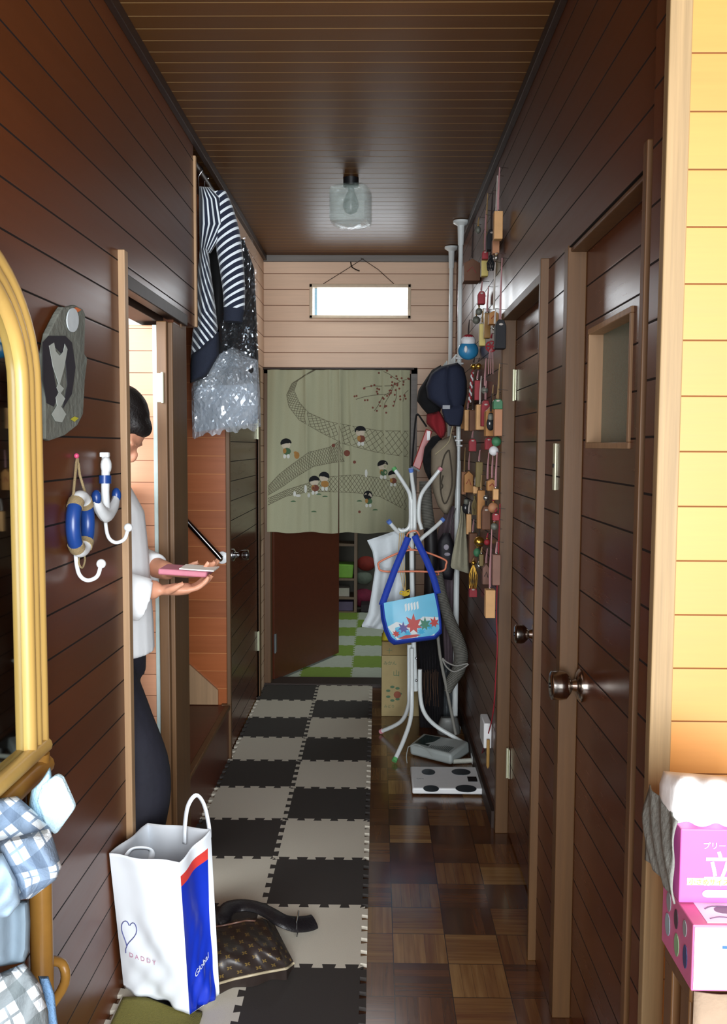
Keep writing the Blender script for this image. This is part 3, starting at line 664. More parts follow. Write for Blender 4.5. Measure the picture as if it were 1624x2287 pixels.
def ribbon(pts, w_, th, name, mt, parent, nrm=(0, 1, 0), smooth=5):
    pts = [Vector(p) for p in pts]; q = []
    g = lambda i: pts[max(0, min(len(pts)-1, i))]
    for i in range(len(pts)-1):
        for k in range(smooth):
            t = k/smooth; a, b, c, d = g(i-1), g(i), g(i+1), g(i+2); q.append(.5*((2*b)+(c-a)*t+(2*a-5*b+4*c-d)*t*t+(3*b-a-3*c+d)*t**3))
    q.append(pts[-1]); m2 = MB(); m2.strip(q, w_, nrm); return m2.build(name, mt, parent=parent, solid=th)
ribbon([at(u, v, sy-.012) for u, v in ((853, 1352), (868, 1310), (885, 1265), (902, 1225), (912, 1200))], .028, .003, 'strap', blu, sat)
ribbon([at(u, v, sy-.012) for u, v in ((978, 1326), (968, 1290), (952, 1250), (938, 1222), (926, 1196))], .028, .003, 'strap', blu, sat)
# yellow twine with bow beside pole
tw = thing('twine', at(906, 1330, 3.84), 'yellow twine tied in a bow on the coat rack beside the white cloth bag', 'twine')
yt = mat('yellow_twine', '#e0c23c', .8)
mb = MB()
for du in (0, 4, -4): mb.tube([at(897+du, 1190, 3.88), at(896+du*1.3, 1240, 3.87), at(902+du, 1300, 3.86), at(905, 1322, 3.85)], .0016, 6, smooth=4)
mb.build('cord', mat('pale_twine', '#d8b878', .8), parent=tw)
mb = MB(); rnd = random.Random(4)
for k in range(7): a = rnd.uniform(0, PI*2); mb.tube([at(904, 1322, 3.84), at(904+12*math.cos(a), 1322+9*math.sin(a), 3.83), at(904+9*math.cos(a+.8), 1322+7*math.sin(a+.8), 3.835), at(904, 1322, 3.84)], .0028, 6, smooth=4)
mb.build('bow', yt, parent=tw)

# ---- hats and things on the tension poles
navy = mat('navy_cotton', '#20283f', .85, var=.1, bump=.3, nscale=160); blk = mat('black_wool', '#0d0e11', .95, var=.1, bump=.5, nscale=150)
cap = thing('baseball_cap', at(995, 930, 3.97), 'navy blue baseball cap with small grey label hanging from the upper hook rail', 'cap')
o = solid_sheet('crown', navy, 4.02, [(985, 818), (962, 835), (951, 862), (955, 890), (975, 905), (988, 914)], [(1022, 810), (1036, 822), (1043, 850), (1043, 880), (1038, 903), (1034, 914)], .13, (22, 22), lambda i, j: -.012*math.exp(-((i-.5)/.05)**2), parent=cap)
o = solid_sheet('brim', navy, 3.965, [(986, 905), (988, 922), (993, 940), (1004, 951)], [(1036, 905), (1035, 925), (1032, 945), (1028, 953)], .02, (14, 10), lambda i, j: -.03*j, parent=cap)
a = at(997, 909, 3.935); MB().box((a.x-.016, a.y-.0, a.z-.008), (a.x+.016, a.y+.003, a.z+.008)).build('label_patch', mat('grey_patch', '#a9adb5', .7), parent=cap)
o = solid_sheet('wool_hat', blk, 4.14, [(965, 826), (935, 870), (931, 895), (943, 912), (955, 925)], [(985, 815), (990, 850), (985, 890), (985, 915), (975, 935)], .12, (18, 18), lambda i, j: .01*math.sin(j*12))
tag(o, 'black hat hanging behind the left side of the navy cap', 'hat')
o = solid_sheet('red_hat', mat('red_knit', '#8e1f28', .9, var=.12, bump=.4, nscale=150), 4.06, [(953, 925), (952, 945), (968, 962), (985, 980)], [(982, 918), (995, 940), (998, 960), (993, 975)], .08, (16, 14), lambda i, j: .008*math.sin(i*9+j*5))
tag(o, 'dark red knitted cloth bunched under the navy cap', 'cloth')
rc = thing('red_case', at(940, 1045, 4.2), 'long slim red case hanging slantwise by a black cord left of the hats', 'case')
q = [at(952, 957, 4.2), at(966, 963, 4.2), at(938, 1050, 4.2), at(921, 1041, 4.2)]
MB().prism(q, (0, .04, 0)).build('case_body', mat('red_lacquer', '#b03a36', .35), parent=rc, bevel=.004)
MB().tube([at(u, v, 4.195) for u, v in ((920, 1042), (924, 985), (929, 932), (934, 926), (942, 937), (953, 953))], .0042, 8, smooth=3).build('carry_cord', M['black'], parent=rc)
MB().box((q[0].x+.004, 4.196, q[0].z-.055), (q[0].x+.018, 4.2, q[0].z-.012)).build('case_label', M['white_plastic'], parent=rc)
MB().prism([at(919, 1038, 4.195), at(938, 1050, 4.195), at(936, 1054, 4.195), at(918, 1043, 4.195)], (0, .05, 0)).build('case_cap', M['black'], parent=rc)
o = solid_sheet('black_sleeve', blk, 4.10, [(965, 975), (948, 1000), (944, 1030), (948, 1050), (958, 1072)], [(990, 968), (985, 990), (968, 1010), (968, 1035), (966, 1070)], .06, (14, 22), lambda i, j: .01*math.sin(j*14))
tag(o, 'black knitted sleeve hanging below the red cloth', 'garment')
bg = mat('beige_cotton', '#8f8471', .9, var=.06, bump=.3, nscale=130)
bc = thing('beige_cap', at(990, 1145, 4.02), 'beige cap hung by its strap below the navy cap', 'cap')
o = solid_sheet('crown', bg, 4.05, [(980, 985), (963, 1005), (962, 1050), (966, 1095), (978, 1130), (992, 1148)], [(1012, 970), (1021, 1000), (1021, 1040), (1018, 1090), (1012, 1125), (1000, 1149)], .10, (18, 26), lambda i, j: .008*math.sin(j*10+i*3), parent=bc)
mb = MB(); mb.tube([at(u, v, 3.985) for u, v in ((1003, 1005), (1008, 1040), (1010, 1080), (1003, 1110), (993, 1125), (985, 1100), (984, 1060), (992, 1020), (1002, 1005))], .003, 6, smooth=4); mb.tube([at(u, v, 3.985) for u, v in ((990, 1062), (986, 1078), (989, 1086), (984, 1094))], .003, 6, smooth=3)
mb.build('seam', mat('dark_seam', '#4a4338', .9), parent=bc)
MB().tube([at(u, v, 4.0) for u, v in ((972, 1015), (990, 1000), (1003, 985), (1008, 965), (1012, 948))], .0024, 6, smooth=3).build('strap', mat('beige_cord', '#b5a988', .8), parent=bc)
o = solid_sheet('hand_towel', mat('cream_towel', '#aaa790', .95, var=.05, bump=.6, nscale=120), 3.99, [(1030, 1130), (1026, 1165), (1018, 1200), (1010, 1240), (1006, 1268)], [(1038, 1135), (1041, 1165), (1043, 1200), (1046, 1240), (1047, 1281)], .03, (16, 24), lambda i, j: .010*math.sin(i*10))
tag(o, 'cream towel hanging in a narrow triangle from the nearer white pole', 'towel')
pg = mat('mauve_cotton', '#6f6068', .9, var=.1, bump=.3, nscale=90)
o = solid_sheet('shirt', pg, 4.29, [(1000, 1130), (985, 1165), (975, 1200), (978, 1300), (984, 1400), (990, 1500)], [(1020, 1130), (1022, 1165), (1022, 1230), (1020, 1320), (1019, 1400), (1016, 1500)], .07, (18, 30), lambda i, j: .012*math.sin(i*13+j*2))
tag(o, 'mauve grey garment hanging long behind the cream towel', 'garment')
pch = thing('pouch', at(997, 1290, 4.06), 'black drawstring pouch with pale print beside the cream towel', 'pouch')
solid_sheet('pouch_body', mat('black_nylon', '#15131c', .6, bump=.3), 4.06, [(990, 1190), (977, 1210), (977, 1240), (980, 1270), (986, 1293)], [(1005, 1190), (1014, 1215), (1016, 1245), (1015, 1275), (1010, 1296)], .06, (14, 18), parent=pch)
mb = MB(); c = at(997, 1222, 4.02); mb.ball(c, .012, 12, (1, .3, 1.1)); c2 = at(999, 1238, 4.02); mb.ball(c2, .014, 12, (1, .3, .6)); mb.build('print', mat('pale_print', '#a9a4b0', .7), parent=pch)
MB().tube([at(1003, 1192, 4.06), at(1010, 1165, 4.07), at(1018, 1135, 4.08)], .002, 6).build('drawstring', M['black'], parent=pch)

# ---- vacuum cleaner hose, dark skirt, grey cloth behind rack
vh = thing('vacuum_cleaner', at(1000, 1640, 4.12), 'grey vacuum cleaner with ribbed hose standing upright by the poles', 'vacuum cleaner')
rib = NT('ribbed_hose'); gg = rib.n('ShaderNodeTexCoord'); sxx = rib.n('ShaderNodeSeparateXYZ'); rib.l(gg.outputs['UV'], sxx.inputs[0])
ww = rib.math('SINE', rib.math('MULTIPLY', sxx.outputs[1], 900.)); rib.l(rib.mix(rib.math('MULTIPLY_ADD', ww, .5, .5), lin('#55554f'), lin('#8d8c84')), rib.p.inputs['Base Color']); rib.p.inputs['Roughness'].default_value = .4; rib.bump(ww, .6, .004)
MB().tube([at(u, v, 4.12) for u, v in ((950, 1075), (951, 1110), (955, 1150), (960, 1185))], .028, 18, smooth=6).build('hose', rib.m, parent=vh)
MB().tube([at(u, v, 4.12) for u, v in ((961, 1178), (963, 1240), (962, 1320), (958, 1405))], .031, 16, smooth=4).build('wand', mat('black_wand', '#231f22', .5), parent=vh)
MB().tube([at(u, v, 3.94) for u, v in ((978, 1275), (985, 1320), (1002, 1380), (1022, 1430), (1030, 1465), (1024, 1495), (1010, 1520), (1000, 1545))], [.020, .022, .026, .030, .032, .030, .027, .016], 18, smooth=8).build('hose', rib.m, parent=vh)
MB().tube([at(u, v, 3.90) for u, v in ((988, 1470), (1000, 1480), (1020, 1487), (1045, 1482), (1038, 1490), (1015, 1500), (998, 1490), (988, 1472))], .0035, 8, smooth=4).build('binding_band', mat('grey_band', '#9b9a94', .5), parent=vh)
MB().tube([at(u, v, 3.93) for u, v in ((978, 1420), (984, 1470), (996, 1530), (1008, 1590), (1018, 1640))], .007, 10, smooth=5).build('crevice_tube', mat('grey_plastic_dull', '#8b8a83', .5), parent=vh)
solid_sheet('body', mat('grey_plastic_body', '#8e918f', .45), 4.14, [(985, 1600), (975, 1625), (978, 1650)], [(1022, 1600), (1028, 1625), (1030, 1652)], .10, (14, 12), parent=vh)
o = solid_sheet('grey_cover', mat('grey_film_bag', '#62686c', .35, var=.2, nscale=14, bump=.6), 4.27, [(985, 1480), (975, 1520), (978, 1580), (986, 1650)], [(1012, 1485), (1018, 1520), (1020, 1580), (1020, 1650)], .06, (14, 26), lambda i, j: .016*math.sin(i*15+j*6))
tag(o, 'grey crumpled dust cover behind the vacuum tubes', 'cover')
sk = thing('dark_skirt', at(960, 1640, 4.2), 'long black ruffled skirt hanging behind the coat rack pole', 'skirt')
solid_sheet('skirt_cloth', mat('black_ruffle', '#161218', .9, var=.25, nscale=60, bump=.8), 4.22, [(935, 1330), (932, 1400), (930, 1460), (932, 1520), (938, 1640)], [(985, 1330), (988, 1400), (992, 1460), (992, 1520), (990, 1635)], .08, (30, 34), lambda i, j: .012*math.sin(i*32+j*3), parent=sk)
mb = MB(); rnd = random.Random(9)
for k in range(16):
    u = 940+k*2.6; mb.tube([at(u, 1500+rnd.uniform(-6, 6), 4.165), at(u+rnd.uniform(-2, 2), 1530, 4.16), at(u+rnd.uniform(-3, 3), 1560+rnd.uniform(-12, 20), 4.165)], .0016, 5)
mb.build('fringe', mat('brown_fringe', '#4a3528', .9), parent=sk)

# ---- cardboard boxes beside the doorway
card = mat('cardboard', '#b3a173', .85, var=.06); ink = mat('green_ink', '#5a7a5c', .8); inr = mat('red_ink', '#9c5a45', .8)
p0, p1 = onz(852, 1600, 0), onz(912, 1600, 0); z1 = at(852, 1464, p0.y).z
cb = thing('cardboard_box', ((p0.x+p1.x)/2+.03, p0.y+.1, 0), 'tan cardboard box with green print standing on the floor behind the coat rack', 'box')
MB().box((p0.x, p0.y, 0.001), (p0.x+.20, p0.y+.24, z1)).build('box_body', card, parent=cb, bevel=.002, smooth=False)
mb = MB(); yy = p0.y-.001
text_mb(mb, 'みかん', .022, (p0.x+.008, yy, z1-.045), (1, 0, 0), (0, 0, 1)); text_mb(mb, '山', .034, (p0.x+.055, yy, z1-.10), (1, 0, 0), (0, 0, 1)); text_mb(mb, 'みどり', .018, (p0.x+.012, yy, .045), (1, 0, 0), (0, 0, 1))
for k in range(7): a = k*.9; mb.ball((p0.x+.06+.03*math.cos(a), yy+.0005, .115+.035*math.sin(a)), .011, 8, (1, .05, .6))
mb.build('print', ink, parent=cb, smooth=False)
MB().ball((p0.x+.078, yy, .11), .018, 14, (1, .06, 1)).build('printed_fruit', inr, parent=cb)
z2 = at(852, 1434, p0.y).z
cb2 = thing('carton', ((p0.x+.1), p0.y+.1, z1), 'shallow brown carton stacked on the taller cardboard box', 'box')
MB().box((p0.x+.001, p0.y+.004, z1+.001), (p0.x+.195, p0.y+.22, z2)).build('carton_body', mat('cardboard_brown', '#a08a5c', .85), parent=cb2, bevel=.002, smooth=False)
mb = MB(); text_mb(mb, '十', .03, (p0.x+.022, p0.y+.003, z1+.012), (1, 0, 0), (0, 0, 1)); mb.build('print', ink, parent=cb2, smooth=False)
o = solid_sheet('yellow_bag', mat('yellow_film', '#d8c93a', .4, bump=.5), p0.y+.06, [(858, 1404), (853, 1418), (852, 1433)], [(866, 1402), (885, 1415), (890, 1434)], .08, (14, 10)); tag(o, 'yellow plastic bag lying on top of the stacked cartons', 'bag')

# ---- bathroom scale
a, b, c, d = onz(919, 1788, .0), onz(1092, 1788, .0), onz(1072, 1712, .028), onz(916, 1716, .028)
xs0, xs1 = onz(921, 1760, .028).x, onz(1091, 1762, .028).x; ys0, ys1 = onz(1000, 1762, .028).y, onz(1000, 1713, .028).y
sc = thing('bathroom_scale', ((xs0+xs1)/2, (ys0+ys1)/2, 0), 'white body scale with four dark foot pads on the parquet', 'scale')
MB().box((xs0, ys0, .006), (xs1, ys1, .030)).build('scale_body', M['white_plastic'], parent=sc, bevel=.006, seg=3)
for fu, fv, ru, rv in ((957, 1724, .027, .032), (1030, 1724, .038, .034), (1041, 1761, .040, .036), (963, 1761, .030, .032)):
    q = onz(fu, fv, .031); MB().lathe([(1., 0), (1., .0012)], (0, 0, 0), n=32)
    mb = MB(); mb.prism([(q.x+ru*math.cos(2*PI*k/32), q.y+rv*math.sin(2*PI*k/32), .0300) for k in range(32)], (0, 0, .0015)); mb.build('foot_pad', mat('grey_electrode', '#4c565e', .3, .6), parent=sc)
q = onz(1055, 1740, .031); MB().box((q.x-.018, q.y-.024, .030), (q.x+.018, q.y+.024, .032)).build('display', mat('lcd_dark', '#171c22', .15), parent=sc)
mb = MB(); q = onz(930, 1738, .031); text_mb(mb, 'ON', .018, (q.x, q.y-.01, .0308), (1, 0, 0), (0, 1, 0)); mb.build('power_mark', mat('grey_print', '#8d979d', .6), parent=sc)
for sx_, sy_ in ((.03, .03), (-.03, .03), (.03, -.03), (-.03, -.03)): MB().lathe([(.014, 0), (.014, .007)], ((xs0 if sx_ > 0 else xs1)+sx_, (ys0 if sy_ > 0 else ys1)+sy_, 0.0005), n=12).build('rubber_foot', M['black'], parent=sc)

# ---- grey appliance case with sloping open top
gp = mat('light_grey_plastic', '#aeb7b5', .4, var=.04)
bs = thing('appliance_case', onz(980, 1705, 0), 'light grey plastic appliance case with vented open top between scale and poles', 'appliance')
B = [onz(915, 1688, 0), onz(1008, 1712, 0), onz(1050, 1685, 0), onz(958, 1655, 0)]
T = [at(914, 1662, B[0].y), at(1008, 1686, B[1].y), at(1048, 1655, B[2].y), at(945, 1637, B[3].y)]
B = [Vector((p.x, p.y, .004)) for p in B]
MB().hull8([*B, *T]).build('case_body', gp, parent=bs, bevel=.012, seg=3)
def tp_(i, j, o=.0008): return (T[0]*(1-i)+T[1]*i)*(1-j)+(T[3]*(1-i)+T[2]*i)*j+Vector((0, -.0, o))
MB().prism([tp_(.08, .15), tp_(.40, .15), tp_(.44, .86), tp_(.10, .86)], (0, 0, .002)).build('dark_window', mat('smoked_plastic', '#3b4a48', .15), parent=bs, bevel=.001)
mb = MB()
for k in range(12): f = .45+k*.038; mb.prism([tp_(f, .10), tp_(f+.016, .10), tp_(f+.016, .42), tp_(f, .42)], (0, 0, .0015))
mb.build('vent_slots', mat('slot_dark', '#4a5350', .6), parent=bs)
MB().tube([at(u, v, 3.72) for u, v in ((912, 1668), (908, 1690), (913, 1715), (930, 1725))]+[], .002, 6, smooth=5).build('power_cord', mat('grey_cord', '#9aa09d', .5), parent=bs)
MB().tube([at(u, v, 3.66) for u, v in ((912, 1668), (930, 1663), (950, 1672), (965, 1690))], .002, 6, smooth=5).build('power_cord', mat('grey_cord', '#9aa09d', .5), parent=bs)
# ---- wall outlet box, adapter, baseboard, wood stick
q = onx(1098, 1640, XR-.002)
o = tag(MB().box((XR-.030, q.y-.0, at(1090, 1672, q.y).z), (XR-.001, q.y+.12, at(1090, 1616, q.y).z)).build('outlet_box', M['white_plastic'], bevel=.004), 'white outlet box on the wall near the floor beside the far right door', 'outlet')
q2 = onz(1080, 1694, .03); o = tag(MB().box((q2.x-.025, q2.y, .0015), (min(q2.x+.02, XR-.014), q2.y+.06, .036)).build('power_adapter', M['white_plastic'], bevel=.004), 'white power adapter on the floor by the wall under the outlet box', 'adapter')
o = tag(MB().tube([onz(1012, 1701, .012), onz(1060, 1698, .012)], .010, 12).build('paper_tube', mat('aged_white_plastic', '#cfd3c8', .5)), 'short white tube on the floor behind the scale', 'tube')
o = tag(MB().tube([(XR-.016, q.y-.02, at(1095, 1648, q.y).z), (XR-.016, q.y-.02, at(1095, 1712, q.y).z+.01), (XR-.016, q.y-.02, at(1095, 1712, q.y).z)], [.006, .006, .001], 8).build('wooden_stick', mat('pale_stick', '#b08a4c', .6)), 'short pointed wooden stick leaning at the casing by the outlet', 'stick')
struct(box((XR-.012, 3.08, 0), (XR, YB, .06)).build('baseboard_right', M['trim_dark'], smooth=False))
o = MB().tube([onx(u, v, XR-.012) for u, v in ((1117, 1125), (1113, 1250), (1109, 1360), (1111, 1440), (1108, 1500), (1104, 1570), (1096, 1620), (1082, 1665))]+[onz(1073, 1700, .02), onz(1083, 1722, .005)], .0022, 6, smooth=6).build('red_cable', mat('red_cord', '#9c2430', .7))
tag(o, 'thin red cord hanging down beside the far door casing to the floor', 'cord')

# ================================================================== CHARMS ON THE RIGHT WALL
cm = {'wood': mat('charm_light_wood', '#d9a870', .6), 'honey': mat('charm_honey_wood', '#b57e42', .6), 'brown': mat('charm_brown_wood', '#6d4429', .6), 'yellow': mat('charm_yellow', '#cdbb6a', .5),
      'black': mat('charm_black', '#16171d', .7), 'red': mat('charm_red', '#9a2631', .6), 'pink': mat('charm_pinkish_wood', '#b8815c', .6), 'grey': mat('charm_grey', '#76796f', .5, .2), 'green': mat('charm_green', '#3f7a55', .6),
      'gold': mat('charm_gold', '#d0a245', .25, .9), 'silver': mat('charm_silver', '#cfcfc8', .2, .9), 'white': mat('charm_white', '#e3e5e8', .5), 'olive': mat('charm_olive', '#7b6a3a', .6), 'blue': mat('charm_blue', '#2c7fae', .4), 'amber': mat('charm_amber', '#8d641f', .3), 'mauve': mat('charm_mauve', '#8a6455', .6)}
strm = {'p': mat('pink_cord', '#b98a8c', .8), 'w': mat('white_cord', '#cfc8c0', .8), 'r': mat('crimson_cord', '#962c38', .8), 't': mat('tan_cord', '#a3865c', .8), 'd': mat('dark_charm_cord', '#3b2f2c', .8)}
CW = {'wood': 'light wooden', 'honey': 'honey coloured wooden', 'brown': 'dark brown wooden', 'yellow': 'pale yellow', 'black': 'black', 'red': 'red', 'pink': 'pinkish wooden', 'grey': 'grey', 'green': 'green', 'gold': 'golden', 'silver': 'silver', 'white': 'white', 'olive': 'olive brown', 'blue': 'blue', 'amber': 'amber brown', 'mauve': 'mauve'}
CK = {'block': 'block charm', 'plaque': 'gabled plaque charm', 'pouch': 'cloth pouch charm', 'bell': 'round bell charm', 'ball': 'ball charm', 'tassel': 'tassel charm', 'rope': 'twisted rope charm', 'fish': 'painted oval figure charm', 'knot': 'knotted cord charm', 'stick': 'long stick charm'}
SK = {'block': 'wooden_charm', 'plaque': 'plaque_charm', 'pouch': 'pouch_charm', 'bell': 'bell_charm', 'ball': 'ball_charm', 'tassel': 'tassel_charm', 'rope': 'rope_charm', 'fish': 'figure_charm', 'knot': 'knot_charm', 'stick': 'stick_charm'}
# kind, u, v where the cord starts, v top, v bottom, width px, colour, cord colour, lift from wall, where it hangs
CH = [
 ('block', 1112, 374, 474, 536, 14, 'wood', 'p', .012, 'highest of all, nearest the door'), ('block', 1107, 392, 536, 568, 11, 'pink', 'w', .004, 'right under the highest block'),
 ('pouch', 1097, 425, 515, 560, 14, 'black', 'd', .006, 'top tier, left of the highest block'), ('block', 1086, 432, 522, 562, 9, 'olive', 't', .006, 'top tier, second from its far end'),
 ('block', 1082, 470, 582, 618, 11, 'yellow', 'p', .010, 'just under the top tier, with reddish cap above'), ('pouch', 1083, 480, 562, 580, 10, 'red', 'p', .014, 'top tier, above the pale yellow block'),
 ('plaque', 1061, 500, 578, 627, 26, 'brown', 'd', .004, 'large, close to the nearer white pole'), ('ball', 1068, 485, 505, 522, 9, 'grey', 't', .008, 'top tier, nearest the white poles'),
 ('tassel', 1096, 560, 572, 604, 15, 'black', 'd', .008, 'between the first and second tiers'), ('ball', 1108, 565, 570, 582, 8, 'silver', 'w', .012, 'where the long pink cords start'),
 ('pouch', 1075, 628, 652, 680, 12, 'red', 'p', .010, 'second tier, above the grey bell cluster'), ('ball', 1070, 660, 688, 704, 14, 'grey', 't', .008, 'second tier, upper of two grey ones'), ('ball', 1064, 690, 706, 724, 14, 'grey', 't', .004, 'second tier, lower of two grey ones'),
 ('block', 1077, 690, 724, 773, 10, 'yellow', 't', .016, 'second tier, in front of the blue figure'), ('fish', 1058, 715, 748, 804, 34, 'blue', 'd', .004, 'second tier, blue below and red above'),
 ('stick', 1088, 640, 700, 756, 10, 'amber', 'p', .006, 'second tier, left of the house shaped one'), ('plaque', 1103, 585, 694, 724, 15, 'honey', 'w', .006, 'second tier, shaped like a small house'), ('bell', 1105, 690, 726, 740, 9, 'silver', 'w', .018, 'second tier, beside the black pouch'),
 ('pouch', 1117, 576, 716, 780, 17, 'black', 'p', .006, 'second tier, large, nearest the door'), ('knot', 1097, 745, 758, 790, 18, 'red', 'r', .008, 'below the second tier, many loops'),
 ('bell', 1058, 800, 812, 826, 11, 'gold', 'd', .004, 'far one of two below the blue figure'), ('bell', 1069, 800, 811, 825, 11, 'gold', 'd', .010, 'near one of two below the blue figure'), ('rope', 1055, 826, 832, 898, 10, 'white', 'r', .010, 'red and white, beside the navy cap'),
 ('block', 1066, 828, 850, 894, 9, 'red', 'p', .012, 'third tier, thin and upright'), ('bell', 1083, 800, 864, 880, 12, 'grey', 'p', .008, 'third tier, dull, among pink cords'), ('block', 1045, 890, 916, 962, 12, 'wood', 'p', .012, 'third tier, nearest the navy cap'),
 ('block', 1034, 880, 888, 958, 8, 'honey', 't', .002, 'third tier, partly behind the navy cap'), ('block', 1056, 880, 916, 963, 12, 'brown', 'd', .004, 'third tier, second from the cap'), ('block', 1072, 840, 904, 960, 13, 'wood', 'w', .010, 'third tier, centre, taller'),
 ('pouch', 1084, 850, 895, 952, 14, 'red', 'p', .006, 'third tier, on an orange backing'), ('plaque', 1099, 860, 905, 974, 20, 'honey', 't', .004, 'third tier, behind a dark figure'), ('fish', 1096, 880, 922, 962, 14, 'black', 'd', .016, 'third tier, dark figure on the plaque'),
 ('block', 1112, 812, 912, 974, 13, 'pink', 't', .010, 'third tier, nearest the door'), ('pouch', 1111, 870, 892, 914, 15, 'green', 't', .014, 'third tier, green cloth over a block'),
 ('pouch', 1055, 962, 980, 1008, 12, 'red', 'p', .008, 'fourth tier, first from the cap'), ('pouch', 1091, 965, 978, 1004, 12, 'red', 'r', .004, 'fourth tier, middle, behind cords'), ('ball', 1109, 972, 975, 997, 20, 'green', 't', .006, 'fourth tier, above the white ball'), ('ball', 1103, 985, 996, 1018, 21, 'white', 'w', .014, 'fourth tier, bright, the only white one'),
 ('block', 1037, 1000, 1054, 1104, 9, 'pink', 't', .004, 'fifth tier, slanting by the white pole'), ('plaque', 1047, 1010, 1052, 1100, 14, 'honey', 'p', .010, 'fifth tier, beside the slanting one'), ('stick', 1070, 1005, 1032, 1088, 11, 'olive', 'p', .008, 'fifth tier, tilted, golden'), ('block', 1062, 1050, 1086, 1102, 8, 'wood', 'w', .016, 'fifth tier, tiny pale one'),
 ('bell', 1089, 1010, 1073, 1087, 9, 'silver', 'p', .012, 'fifth tier, right of centre, upper'), ('bell', 1086, 1060, 1104, 1120, 10, 'silver', 'd', .012, 'fifth tier, right of centre, lower'), ('plaque', 1099, 1005, 1070, 1096, 15, 'honey', 'p', .004, 'fifth tier, behind pink cords'), ('block', 1107, 1010, 1092, 1116, 9, 'wood', 'p', .010, 'fifth tier, nearest the door'),
 ('stick', 1074, 1060, 1095, 1180, 12, 'honey', 't', .010, 'sixth tier, longest of all'), ('ball', 1102, 1100, 1122, 1146, 18, 'pink', 'r', .008, 'sixth tier, hazelnut coloured'), ('pouch', 1107, 1135, 1146, 1162, 11, 'red', 'r', .012, 'sixth tier, small, under the pinkish ball'), ('fish', 1042, 1085, 1112, 1148, 14, 'black', 'd', .006, 'sixth tier, speckled, by the white pole'),
 ('block', 1047, 1120, 1148, 1193, 8, 'wood', 'w', .014, 'sixth tier, slim, above the brown one'), ('tassel', 1060, 1080, 1108, 1150, 11, 'olive', 't', .006, 'sixth tier, left of the longest stick'), ('pouch', 1085, 1110, 1130, 1182, 14, 'brown', 'd', .004, 'sixth tier, right of the longest stick'), ('ball', 1104, 1160, 1168, 1184, 12, 'grey', 'p', .010, 'above the hanging pink cords near the door'),
 ('bell', 1071, 1180, 1198, 1222, 23, 'gold', 'd', .008, 'seventh tier, the biggest bell'), ('ball', 1088, 1190, 1204, 1218, 12, 'red', 'r', .010, 'seventh tier, right of the biggest bell'), ('stick', 1056, 1160, 1190, 1256, 13, 'brown', 'p', .004, 'seventh tier, left of the biggest bell'), ('ball', 1066, 1218, 1224, 1244, 13, 'green', 't', .012, 'seventh tier, turquoise, under the bell'),
 ('block', 1075, 1222, 1238, 1264, 7, 'olive', 't', .014, 'eighth tier, small, right of the green ball'), ('tassel', 1057, 1245, 1254, 1314, 18, 'gold', 't', .008, 'eighth tier, of many golden cords'), ('pouch', 1056, 1305, 1312, 1332, 13, 'red', 'r', .006, 'lowest at the left, under the golden tassel'),
 ('plaque', 1086, 1225, 1260, 1305, 11, 'mauve', 'p', .006, 'eighth tier, dull, behind cords'), ('stick', 1108, 1210, 1238, 1306, 13, 'mauve', 'p', .004, 'eighth tier, nearest the door'), ('bell', 1070, 1250, 1258, 1270, 8, 'silver', 'w', .016, 'eighth tier, tiny, by the golden tassel'), ('block', 1094, 1180, 1316, 1378, 16, 'wood', 'p', .018, 'lowest of all, in clear film')]
rnd = random.Random(11)
